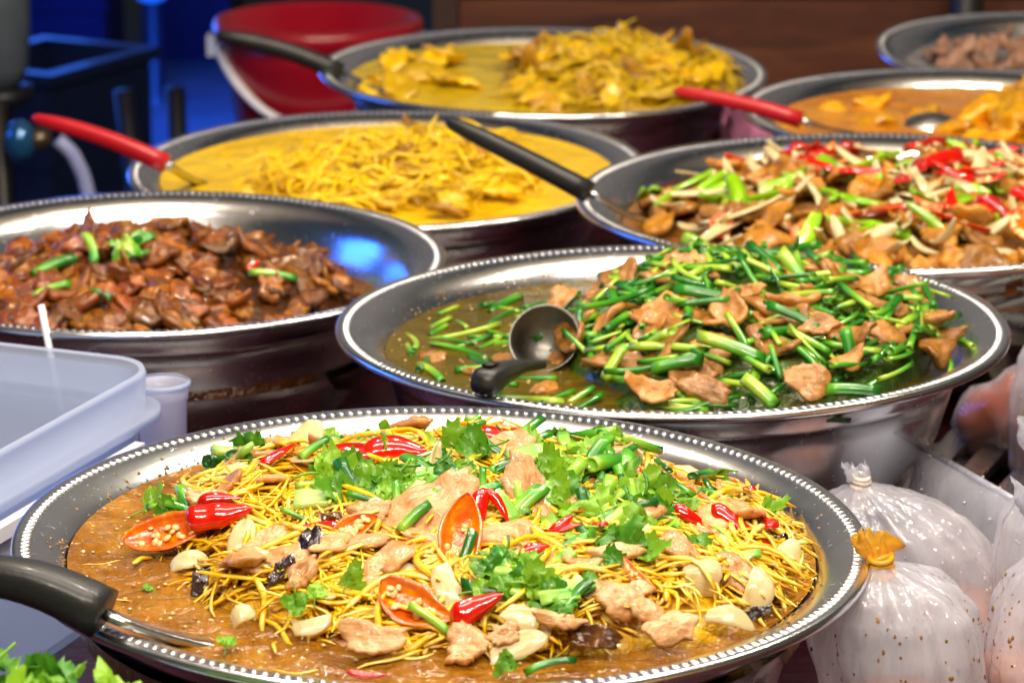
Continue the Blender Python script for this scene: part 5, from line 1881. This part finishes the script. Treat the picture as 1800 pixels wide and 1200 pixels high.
# ------------------------------------------------------------------ orange curry, far bowl, herbs
random.seed(81)
scatter(ORNG, 'orange_piece', 'orange curry piece', 'curry piece', 'pieces in the orange curry', V['orange_piece'], 40, ell(0.4, 0.0, 0.46, 0.7, 0.3), (0.0, 0.012), 0.6, 0.8, 1.3)
scatter(ORNG, 'orange_piece', 'orange curry piece', 'curry piece', 'pieces in the orange curry', V['orange_piece'], 9, ell(-0.3, 0.2, 0.5, 0.6, 0.3), (0.0, 0.006), 0.4, 0.6, 1.0)
scatter(DRY, 'dark_meat', 'dark dry meat piece', 'meat piece', 'dark meat in the farthest bowl', V['dark_meat_piece'], 50, ell(-0.32, -0.05, 0.45, 0.55, 0.3), (0.0, 0.008), 0.5, 0.8, 1.2)
random.seed(91)
scatter(HERB, 'herb_leaf', 'fresh green herb leaf', 'herb leaf', 'herb leaves in the corner bowl', V['celery_leaf'], 110, ell(-0.2, 0.2, 0.72, 0.72, 0.2), (0.0, 0.012), 0.8, 0.8, 1.3)
scatter(HERB, 'celery_piece', 'pale herb stalk', 'herb stalk', 'herb stalks in the corner bowl', V['celery_piece'], 24, ell(-0.2, 0.2, 0.72, 0.72, 0.2), (0.0, 0.012), 0.8, 0.8, 1.2)

# ------------------------------------------------------------------ ladles and spoons


def grip(path, wid, thk, n=14):
    """handle with a rounded flat section; wid and thk are lists along the path"""
    path = [Vector(p) for p in path]
    m = len(path)
    v, f = [], []
    for i, p in enumerate(path):
        t = (path[min(i + 1, m - 1)] - path[max(i - 1, 0)]).normalized()
        a = t.cross(Vector((0, 0, 1))).normalized()
        b = a.cross(t).normalized()
        for k in range(n):
            an = 2 * pi * k / n
            cx, sx = cos(an), sin(an)
            e = 0.6
            v.append(p + a * wid[i] * math.copysign(abs(cx) ** e, cx) + b * thk[i] * math.copysign(abs(sx) ** e, sx))
    for i in range(m - 1):
        for k in range(n):
            k2 = (k + 1) % n
            f.append([i * n + k, i * n + k2, (i + 1) * n + k2, (i + 1) * n + k])
    f.append([k for k in range(n)][::-1])
    f.append([(m - 1) * n + k for k in range(n)])
    return v, f


def lerp(a, b, t):
    return a + (b - a) * t


def spoon(outer, joint, tip, hw, ht, mat, label, cat='ladle', name='serving_ladle', sag=0.006, shaft=0.0055):
    """handle from its outer end to the joint, steel shaft from the joint to the tip"""
    o = empty(name, joint, label, cat)
    N = 9
    pts, wd, tk = [], [], []
    dn = Vector((0, 0, -1))
    for i in range(N):
        t = i / (N - 1)
        p = lerp(outer, joint, t) + Vector((0, 0, 1)) * sag * sin(pi * t) - joint
        e = 0.72 if i == 0 else (0.93 if i == 1 else 1.0)
        pts.append(p)
        wd.append(hw * e * (0.85 + 0.25 * t))
        tk.append(ht * e * (0.85 + 0.25 * t))
    d0 = (pts[1] - pts[0]).normalized()
    pts = [pts[0] - d0 * 0.004] + pts
    wd = [wd[0] * 0.5] + wd
    tk = [tk[0] * 0.5] + tk
    obj('handle', mesh('handle', *grip(pts, wd, tk), mat), o)
    d = (tip - joint).normalized()
    L = (tip - joint).length
    pts = [d * (L * k / 6) + Vector((0, 0, -1)) * 0.002 * sin(pi * k / 6) for k in range(7)]
    obj('shaft', mesh('shaft', *grip(pts, [shaft * 0.9] + [shaft] * 5 + [shaft * 1.5], [0.0028] * 7), BRUSH), o)
    return o


# front ladle: black handle over the left rim
tip = at_z(392, 1137, 0.920)
jo = at_z(183, 1078, 0.951)
ou = at_y(-70, 1008, jo.y + 0.02)
spoon(ou, jo, tip, 0.012, 0.010, BLACKP, 'black handled ladle resting on the left rim of the front bowl', shaft=0.0085)
# chive ladle: short black handle over the front rim, steel head in the broth
b = GREEN
rim_pt = at_z(846, 676, 0.944)
hd = at_z(957, 612, 0.93)
neck = at_z(945, 640, 0.934)
lo = empty('serving_ladle', rim_pt, 'steel ladle with a short black handle lying in the green broth', 'ladle')
pts = [lerp(rim_pt, neck, t) - rim_pt + Vector((0, 0, 0.004 * sin(pi * t))) for t in (0, 0.08, 0.3, 0.6, 1.0)]
obj('handle', mesh('handle', *grip(pts, [0.0075, 0.0095, 0.0092, 0.0078, 0.0065], [0.006, 0.0085, 0.007, 0.0045, 0.003]), BLACKP), lo)
hv = []
q0 = lerp(rim_pt, neck, 0.16) - rim_pt + Vector((0, 0, 0.0112))
dv = (neck - rim_pt).normalized()
v, f = tube([q0 - dv * 0.006, q0 + dv * 0.006], 0.0035, 12, 0.35)
obj('hanging_slot', mesh('hanging_slot', v, f, plain('slot', (0.002, 0.002, 0.002), 0.6)), lo)
prof = [(0.001, -0.0235), (0.008, -0.0225), (0.015, -0.018), (0.0205, -0.01), (0.0235, 0.0), (0.0245, 0.002), (0.0240, 0.0032), (0.0225, 0.001), (0.0195, -0.009), (0.014, -0.0165), (0.007, -0.021), (0.001, -0.022)]
v, f = lathe(prof, 40, False)
hc = at_y(957, 596, hd.y + 0.02)
Mh = Matrix.Translation(hc - rim_pt) @ Euler((radians(52), radians(-18), 0)).to_matrix().to_4x4()
obj('ladle_head', mesh('ladle_head', [Mh @ Vector(p) for p in v], f, plain('dull dark steel', (0.2, 0.19, 0.17), 0.4, 1.0, 0, 60, 0.3, 0.0005, 200)), lo)
# red handled spoon in the noodle bowl
jo = at_y(292, 288, 2.50)
spoon(at_y(64, 209, 2.53), jo, at_z(352, 322, 0.876), 0.0078, 0.0075, REDP, 'red handled spoon resting on the left rim of the noodle bowl', 'spoon', 'serving_spoon', 0.004)
# black handled ladle in the thick curry
jo = at_y(600, 128, 3.02)
spoon(at_y(386, 63, 3.02), jo, at_z(705, 172, 0.878), 0.0095, 0.009, BLACKP, 'black handled ladle resting on the left rim of the thick curry bowl')
# black handled spatula over the stir-fry
jo = at_y(1036, 338, 2.27)
spoon(at_y(792, 216, 2.31), jo, at_z(1122, 384, 0.906), 0.0085, 0.008, BLACKP, 'black handled spatula leaning on the left rim of the stir-fry bowl', 'spatula', 'serving_spatula', 0.001)
# red handled spoon in the orange curry
jo = at_y(1408, 211, 2.66)
so = spoon(at_y(1192, 161, 2.70), jo, at_z(1500, 236, 0.895), 0.008, 0.007, REDP, 'red handled spoon lying across the orange curry bowl', 'spoon', 'serving_spoon', 0.003)
spc = at_z(1640, 216, 0.887)
v, f = lathe([(0.001, -0.008), (0.012, -0.006), (0.021, 0.0), (0.022, 0.001), (0.013, -0.0045), (0.001, -0.0065)], 28, False)
obj('spoon_head', mesh('spoon_head', [Matrix.Translation(spc - jo) @ Euler((pi + 0.3, 0, 0)).to_matrix().to_4x4() @ Matrix.Diagonal((1.3, 1, 1, 1)) @ Vector(p) for p in v], f, BRUSH), so)

# ------------------------------------------------------------------ translucent tub with a straw and a cup


def pp_plastic(name, col, tr=0.5, clear=0.3):
    m = NT(name)
    co = m.coords(False)
    n1 = m.noise(co, 12, 3)
    m.set(Base_Color=col, Roughness=0.32, Coat_Weight=0.15)
    m.l(m.bump(n1.outputs['Fac'], 0.002, 0.4), m.p.inputs['Normal'])
    tl = m.n('ShaderNodeBsdfTranslucent')
    tl.inputs['Color'].default_value = (*col, 1)
    a = m.n('ShaderNodeMixShader')
    a.inputs[0].default_value = tr
    m.l(m.p.outputs[0], a.inputs[1])
    m.l(tl.outputs[0], a.inputs[2])
    tp = m.n('ShaderNodeBsdfTransparent')
    tp.inputs['Color'].default_value = (*col, 1)
    b_ = m.n('ShaderNodeMixShader')
    b_.inputs[0].default_value = clear
    m.l(a.outputs[0], b_.inputs[1])
    m.l(tp.outputs[0], b_.inputs[2])
    m.l(b_.outputs[0], m.t.nodes['Material Output'].inputs['Surface'])
    return m.mat


PP = pp_plastic('milky plastic', (0.68, 0.75, 0.92))


def rrect(hx, hy, r, z, n=8):
    out = []
    for (sx, sy, a0) in ((1, 1, 0), (-1, 1, pi / 2), (-1, -1, pi), (1, -1, 3 * pi / 2)):
        for k in range(n + 1):
            a = a0 + pi / 2 * k / n
            out.append((sx * (hx - r) + r * cos(a), sy * (hy - r) + r * sin(a), z))
    return out


def loft(loops, closed_bottom=True):
    v, f = [], []
    n = len(loops[0])
    for lp in loops:
        v += lp
    for i in range(len(loops) - 1):
        for k in range(n):
            k2 = (k + 1) % n
            f.append([i * n + k, i * n + k2, (i + 1) * n + k2, (i + 1) * n + k])
    return v, f


TH = radians(197)          # direction the near right wall runs: towards the camera and left
TZ = 0.935 - TABLE_Z
corner = at_z(268, 636, 0.935)
e1 = Vector((-0.364, -0.931, 0)).normalized()      # along the right wall, towards the camera
e2 = Vector((-0.931, 0.364, 0)).normalized()       # along the back wall, away left
hx_, hy_ = 0.16, 0.13
ctr = corner + e1 * (hx_ - 0.006) + e2 * (hy_ - 0.006)
# local x runs opposite e1 so that the (+x, +y) corner lies next to e2's start
MX = Matrix(((-e1.x, -e2.x, 0, ctr.x), (-e1.y, -e2.y, 0, ctr.y), (0, 0, 1, TABLE_Z), (0, 0, 0, 1)))
if MX.to_3x3().determinant() < 0:
    MX = Matrix(((-e2.x, -e1.x, 0, ctr.x), (-e2.y, -e1.y, 0, ctr.y), (0, 0, 1, TABLE_Z), (0, 0, 0, 1)))
    hx_, hy_ = hy_, hx_
tub = empty('food_tub', (0, 0, 0), 'large milky white plastic tub, empty, left of the front bowl', 'tub')
tub.matrix_basis = MX
H = TZ
r0 = 0.034
outl = [rrect(hx_ - 0.016, hy_ - 0.016, r0 * 0.8, 0.0015), rrect(hx_ - 0.010, hy_ - 0.010, r0, 0.012), rrect(hx_ - 0.004, hy_ - 0.004, r0, H - 0.034), rrect(hx_ - 0.0005, hy_ - 0.0005, r0, H - 0.033)]
rimo = [rrect(hx_, hy_, r0, H - 0.0345), rrect(hx_ + 0.006, hy_ + 0.006, r0, H - 0.034), rrect(hx_ + 0.006, hy_ + 0.006, r0, H - 0.027), rrect(hx_ - 0.001, hy_ - 0.001, r0, H - 0.026), rrect(hx_, hy_, r0, H - 0.004), rrect(hx_ - 0.001, hy_ - 0.001, r0, H), rrect(hx_ - 0.0035, hy_ - 0.0035, r0, H - 0.001)]
inl = [rrect(hx_ - 0.004, hy_ - 0.004, r0, H - 0.006), rrect(hx_ - 0.0055, hy_ - 0.0055, r0, H - 0.028), rrect(hx_ - 0.0085, hy_ - 0.0085, r0, H - 0.036), rrect(hx_ - 0.0125, hy_ - 0.0125, r0, 0.014), rrect(hx_ - 0.02, hy_ - 0.02, r0 * 0.8, 0.005)]
mb = MB()
v, f = loft(outl)
n_ = len(outl[0])
f.append(list(range(n_))[::-1])
mb.add(v, f)
v, f = loft(inl)
f.append([(len(inl) - 1) * n_ + k for k in range(n_)])
mb.add(v, f)
obj('tub_body', mb.mesh('tub_body', PP), tub)
v, f = loft(rimo)
obj('rim', mesh('rim', v, f, PP), tub)
# moulded latch rail on the wall facing the front bowl
mb = MB()
if abs(MX.to_3x3().col[0].dot(e1)) > 0.9:
    mb.add(*box(-0.11, hx_ - 0.055, hy_ + 0.0065, hy_ + 0.0135, H - 0.047, H - 0.038))
    mb.add(*box(-0.12, hx_ - 0.075, hy_ + 0.0025, hy_ + 0.006, H - 0.060, H - 0.0475))
else:
    mb.add(*box(hx_ + 0.0065, hx_ + 0.0135, -0.11, hy_ - 0.055, H - 0.047, H - 0.038))
    mb.add(*box(hx_ + 0.0025, hx_ + 0.006, -0.12, hy_ - 0.075, H - 0.060, H - 0.0475))
obj('latch_rail', mb.mesh('latch_rail', pp_plastic('white plastic rail', (0.85, 0.84, 0.9), 0.3, 0.0), False), tub)

# small clear cup behind the tub corner
cp = at_z(272, 690, 0.915)
cp.y += 0.035
cup = empty('plastic_cup', (cp.x, cp.y, TABLE_Z), 'small clear plastic cup tucked behind the tub corner', 'cup')
h_ = 0.915 - TABLE_Z - 0.004
v, f = lathe([(0.001, 0.001), (0.0125, 0.001), (0.0165, h_ - 0.012), (0.0175, h_ - 0.010), (0.018, h_), (0.0168, h_), (0.0155, h_ - 0.012), (0.0115, 0.003), (0.001, 0.003)], 32, False)
obj('cup_body', mesh('cup_body', v, f, pp_plastic('clear cup', (0.7, 0.7, 0.85), 0.35, 0.4)), cup)
v, f = lathe([(0.018, h_ - 0.002), (0.0195, h_ - 0.001), (0.0195, h_ + 0.001), (0.018, h_ + 0.002)], 32, False)
obj('lip', mesh('lip', v, f, PP), cup)
# straw standing in the tub
s0, s1 = at_y(72, 536, 1.93), at_y(104, 700, 1.93)
d_ = (s1 - s0).normalized()
foot = s0 + d_ * ((TABLE_Z + 0.0005 - s0.z) / d_.z)
v, f = tube([Vector((0, 0, 0)), (foot - s0) * 0.5, foot - s0], 0.0025, 10)
tag(obj('drinking_straw', mesh('drinking_straw', v, f, plain('white straw', (0.8, 0.8, 0.85), 0.35)), None, Matrix.Translation(s0)), 'white straw standing behind the back rim of the milky tub', 'straw')

# ------------------------------------------------------------------ soup bags on the right
FILM = film('steamy film', haze=0.54)
FILM2 = film('wet film', (0.84, 0.86, 1.0), 0.5, 7)
FILM3 = film('clear film', haze=0.12)
SOUP = broth('pink orange soup', [(0.6, 0.16, 0.05), (0.72, 0.25, 0.1), (0.76, 0.36, 0.2)], 20, 0.15, 40, 0.003)
DROP = plain('amber droplet', (0.26, 0.13, 0.03), 0.08, 0, 0.8)
DROPW = plain('water droplet', (0.6, 0.58, 0.6), 0.05, 0, 1.0)
RUB = plain('yellow rubber band', (0.75, 0.36, 0.012), 0.4, 0, 0.2, 60, 0.25)
RUBW = plain('pale rubber band', (0.7, 0.62, 0.55), 0.4, 0, 0.2)
RUBO = plain('orange rubber band', (0.7, 0.16, 0.015), 0.4, 0, 0.2)


def bag(base, neck, R, label, seed, filmm, soup_to=0.4, band=RUB, drops=120, dropm=None, squash=1.0, prof=None, tuft=0.03, bandr=0.009):
    """tied bag between its foot and its neck; pleats gather toward the neck"""
    random.seed(seed)
    o = empty('soup_bag', base, label, 'bag', 'tied bags of soup beside the front bowl')
    base, neck = Vector(base), Vector(neck)
    ax = neck - base
    Ht = ax.length
    prof = prof or [(0.0, 0.55), (0.04, 0.8), (0.15, 0.96), (0.4, 1.0), (0.6, 0.98), (0.75, 0.88), (0.86, 0.66), (0.93, 0.38), (0.97, 0.18), (1.0, 0.075)]
    n = 112

    def rad(t):
        for (t0, r0_), (t1, r1_) in zip(prof, prof[1:]):
            if t <= t1:
                q = (t - t0) / (t1 - t0)
                q = q * q * (3 - 2 * q) * 0.5 + q * 0.5
                return r0_ + (r1_ - r0_) * q
        return prof[-1][1]
    ph = [rnd(0, 6.28) for _ in range(6)]

    def pt(t, a, k=1.0):
        r = rad(t) * R * k
        pl = (0.03 + 0.22 * max(0, t - 0.45) ** 1.2)
        r *= 1 + pl * 1.25 * (0.5 * sin(9 * a + ph[0] + 1.5 * t) + 0.3 * sin(17 * a + ph[1] - 2 * t) + 0.25 * sin(5 * a + ph[2]))
        r *= 1 + 0.06 * noise.noise(Vector((cos(a) * 2 + seed, sin(a) * 2, t * 5))) - 0.03 * abs(noise.noise(Vector((cos(a) * 4 + seed, sin(a) * 4, t * 3 + a * 0.5))))
        c = Vector((ax.x * t * t, ax.y * t * t, ax.z * t))
        return Vector((c.x + r * cos(a), c.y + r * sin(a) * squash, c.z))
    m = 44
    v, f = [Vector((0, 0, 0.001))], []
    for i in range(m + 1):
        t = (i / m) ** 0.8
        for k in range(n):
            v.append(pt(t, 2 * pi * k / n) + Vector((0, 0, 0.001)))
    for k in range(n):
        k2 = (k + 1) % n
        f.append([0, 1 + k2, 1 + k])
        for i in range(m):
            p = 1 + i * n
            f.append([p + k, p + k2, p + n + k2, p + n + k])
    obj('film', mesh('film', v, f, filmm), o)
    # soup inside
    v, f = [Vector((0, 0, 0.002))], []
    mm = 12
    for i in range(mm + 1):
        t = soup_to * (i / mm)
        for k in range(n):
            v.append(pt(t, 2 * pi * k / n, 0.965) + Vector((0, 0, 0.002)))
    c = pt(soup_to, 0, 0) + Vector((0, 0, 0.002))
    v.append(c)
    for k in range(n):
        k2 = (k + 1) % n
        f.append([0, 1 + k2, 1 + k])
        for i in range(mm):
            p = 1 + i * n
            f.append([p + k, p + k2, p + n + k2, p + n + k])
        p = 1 + mm * n
        f.append([p + k, p + k2, len(v) - 1])
    obj('soup', mesh('soup', v, f, SOUP), o)
    # band and tuft
    mb = MB()
    nr = R * prof[-1][1]
    for q in range(6):
        rr = max(bandr * 0.8, nr * 1.1) * rnd(0.9, 1.15)
        tilt = Euler((rnd(-.35, .35), rnd(-.35, .35), 0)).to_matrix().to_4x4()
        ring = [ax + (tilt @ Vector((rr * cos(2 * pi * k / 20), rr * sin(2 * pi * k / 20), (q - 2.5) * 0.0022))) for k in range(21)]
        mb.add(*tube(ring, 0.0016, 6))
    obj('rubber_band', mb.mesh('rubber_band', band), o)
    v, f = [], []
    nt, mt = 40, 8
    for i in range(mt + 1):
        t = i / mt
        for k in range(nt):
            a = 2 * pi * k / nt
            r = bandr * (0.8 + 0.55 * t ** 0.8) * (1 + (0.1 + 0.3 * t) * (sin(4 * a + ph[3]) * 0.3 + 0.4 * sin(9 * a + ph[4])) + 0.9 * t * noise.noise(Vector((cos(a) * 2, sin(a) * 2 + seed, t * 3))))
            v.append(ax + Vector((r * cos(a) - 0.3 * tuft * t, r * sin(a) * 0.6, tuft * t * (1 + 0.1 * sin(3 * a + ph[5]) + 0.7 * noise.noise(Vector((cos(a) * 3 + seed, sin(a) * 3, 4)))))))
    for i in range(mt):
        for k in range(nt):
            k2 = (k + 1) % nt
            f.append([i * nt + k, i * nt + k2, (i + 1) * nt + k2, (i + 1) * nt + k])
    obj('tuft', mesh('tuft', v, f, film('tuft film', haze=0.6) if band is not RUB else pp_plastic('amber film', (0.85, 0.5, 0.05), 0.5, 0.15)), o)
    # droplets clinging to the film
    mb = MB()
    for q in range(drops):
        t = rnd(soup_to + 0.02, 0.9)
        a = rnd(0, 2 * pi)
        p = pt(t, a)
        nrm = (pt(t, a + 0.03) - pt(t, a - 0.03)).cross(pt(t + 0.01, a) - pt(t - 0.01, a)).normalized()
        r = rnd(0.0004, 0.001) * (1.6 if random.random() < 0.12 else 1)
        M = Matrix.Translation(p + nrm * 0.0003) @ nrm.to_track_quat('Z', 'Y').to_matrix().to_4x4()
        mb.add(*ball(r, 8, 5, (1, rnd(1, 1.9), 0.5)), 0, M)
    d = obj('condensation', mb.mesh('condensation', dropm or DROP), o)
    d['kind'] = 'stuff'
    return o


yb = 1.41
kn = at_y(1548, 992, yb)
bs = at_y(1608, 1150, yb)
bag((bs.x, yb, TABLE_Z + 0.001), kn, 0.0445, 'clear steamy soup bag tied with a yellow rubber band beside the front bowl', 1, FILM, 0.47, RUB, 140,
    prof=[(0.0, 0.55), (0.04, 0.8), (0.15, 0.93), (0.5, 0.97), (0.72, 1.05), (0.84, 1.0), (0.92, 0.8), (0.97, 0.45), (0.99, 0.2), (1.0, 0.12)], tuft=0.016, bandr=0.007)
yb2 = 1.44
kn2 = at_y(1850, 950, yb2)
bs2 = at_y(1830, 1150, yb2)
bag((bs2.x, yb2, TABLE_Z + 0.001), kn2, 0.032, 'clear soup bag cut off by the right frame edge, beside the yellow tied bag', 2, FILM2, 0.55, RUBO, 110, DROP)
yb3 = 1.66
kn3 = at_y(1512, 852, yb3)
bs3 = at_y(1665, 1000, yb3)
bag((bs3.x, yb3, TABLE_Z + 0.001), kn3, 0.046, 'wet clear bag leaning its white knot toward the front bowl', 3, FILM2, 0.3, RUBW, 240, DROPW,
    prof=[(0.0, 0.55), (0.05, 0.85), (0.2, 1.0), (0.5, 1.05), (0.68, 1.05), (0.8, 0.95), (0.9, 0.66), (0.96, 0.34), (0.985, 0.18), (1.0, 0.1)], tuft=0.012, bandr=0.006)
yb4 = 1.62
kn4 = at_y(1850, 830, yb4)
bs4 = at_y(1850, 1000, yb4)
bag((bs4.x, yb4, TABLE_Z + 0.001), kn4, 0.035, 'clear bag at the right frame edge, behind the cut off soup bag', 4, FILM2, 0.3, RUBO, 90, DROPW)
yb5 = 1.98
kn5 = at_y(1860, 560, yb5)
bag((at_y(1850, 700, yb5).x, yb5, TABLE_Z + 0.001), kn5, 0.03, 'clear bag at the right frame edge beside the bowl of greens', 5, FILM, 0.4, RUBO, 60, DROPW)

# flat wet pouch lying behind the leaning bag
pA, pB = at_y(1608, 778, 1.80), at_y(1830, 905, 1.70)
pC = at_y(1490, 835, 1.76)
random.seed(77)
cx = (pA + pB) / 2
exv = (pB - pA)
Lp = exv.length
exv = exv.normalized()
upv = Vector((-0.25, 0.35, 0.9)).normalized()
upv = (upv - exv * upv.dot(exv)).normalized()
nv_ = exv.cross(upv)
Hp = 0.13
v, f = [], []
nu_, nw_ = 24, 16
for side in (1, -1):
    for i in range(nu_ + 1):
        for j in range(nw_ + 1):
            s, t = i / nu_, j / nw_
            puff = 0.017 * (max(0, 4 * s * (1 - s)) ** 0.6) * (max(0, 4 * t * (1 - t)) ** 0.6)
            puff += 0.003 * noise.noise(Vector((s * 5, t * 4, side * 2.0)))
            v.append(pA + exv * (s * Lp - 0.0) - upv * (t * Hp) + nv_ * side * puff - pC)
w1 = nw_ + 1
off = (nu_ + 1) * w1
for i in range(nu_):
    for j in range(nw_):
        q = [i * w1 + j, (i + 1) * w1 + j, (i + 1) * w1 + j + 1, i * w1 + j + 1]
        f.append(q)
        f.append([off + k for k in q[::-1]])
po = empty('plastic_pouch', pC, 'flat wet plastic pouch with a straight edge behind the leaning bag', 'pouch')
obj('film', mesh('film', v, f, film('pouch film', (0.84, 0.86, 1.0), 0.6, 8)), po)
mb = MB()
for q in range(150):
    k = random.randrange(len(v))
    mb.add(*ball(rnd(0.0006, 0.0014), 7, 5, (1, 1, 0.7)), 0, Matrix.Translation(v[k] + Vector((rnd(-.004, .004), -0.0005, rnd(-.004, .004)))))
d = obj('condensation', mb.mesh('condensation', DROPW), po)
d['kind'] = 'stuff'
mb = MB()
mb.add(*tube([pA - pC + nv_ * 0.0, pB - pC], 0.0022, 8))
obj('sealed_edge', mb.mesh('sealed_edge', FILM), po)

# small bag of orange sauce lying by the back of the front bowl
q = at_z(1455, 848, TABLE_Z + 0.05)
v, f = lump(0.05, 0.04, 0.075, 33, 0.25, 24, 16)
sb = empty('sauce_bag', (q.x, q.y, TABLE_Z + 0.03), 'tiny bag of orange sauce peeping over the right back rim of the front bowl', 'bag')
obj('film', mesh('film', v, f, FILM3), sb)
v, f = lump(0.044, 0.034, 0.06, 33, 0.25, 24, 16)
obj('sauce', mesh('sauce', v, f, plain('orange sauce', (0.6, 0.15, 0.02), 0.3, 0, 0.3)), sb)
# reddish bag under the right side of the green bowl
q = at_z(1760, 735, TABLE_Z + 0.04)
v, f = lump(0.10, 0.07, 0.09, 35, 0.25, 24, 16)
sb = empty('sauce_bag', (q.x + 0.02, q.y, TABLE_Z + 0.036), 'bag of red orange sauce lying at the right of the green bowl', 'bag')
obj('film', mesh('film', v, f, FILM3), sb)
v, f = lump(0.094, 0.064, 0.082, 35, 0.25, 24, 16)
obj('sauce', mesh('sauce', v, f, plain('red sauce', (0.35, 0.06, 0.012), 0.3, 0, 0.3)), sb)

# steel slat rack at the right
rk = empty('slat_rack', (0.36, 1.9, TABLE_Z), 'steel slat rack on the table behind the bags', 'rack')
for k, (a, c) in enumerate([((1600, 870), (1720, 735)), ((1670, 880), (1800, 740)), ((1745, 900), (1880, 755)), ((1820, 920), (1960, 775))]):
    A, B_ = at_z(*a, TABLE_Z + 0.02), at_z(*c, TABLE_Z + 0.02)
    d = (B_ - A).normalized()
    s = Vector((d.y, -d.x, 0)) * 0.009
    h2 = Vector((0, 0, 0.004))
    L_ = Vector(rk.location)
    A, B_ = A - d * 0.03, B_ + d * 0.1
    vv = [A - s - h2 - L_, B_ - s - h2 - L_, B_ + s - h2 - L_, A + s - h2 - L_, A - s + h2 - L_, B_ - s + h2 - L_, B_ + s + h2 - L_, A + s + h2 - L_]
    obj('slat', mesh('slat', vv, [[0, 3, 2, 1], [4, 5, 6, 7], [0, 1, 5, 4], [1, 2, 6, 5], [2, 3, 7, 6], [3, 0, 4, 7]], BRUSH, smooth=False), rk)
for y_ in (-0.08, 0.14):
    v, f = box(-0.07, 0.14, y_, y_ + 0.012, 0.0005, 0.0155)
    obj('cross_bar', mesh('cross_bar', v, f, BRUSH, smooth=False), rk)
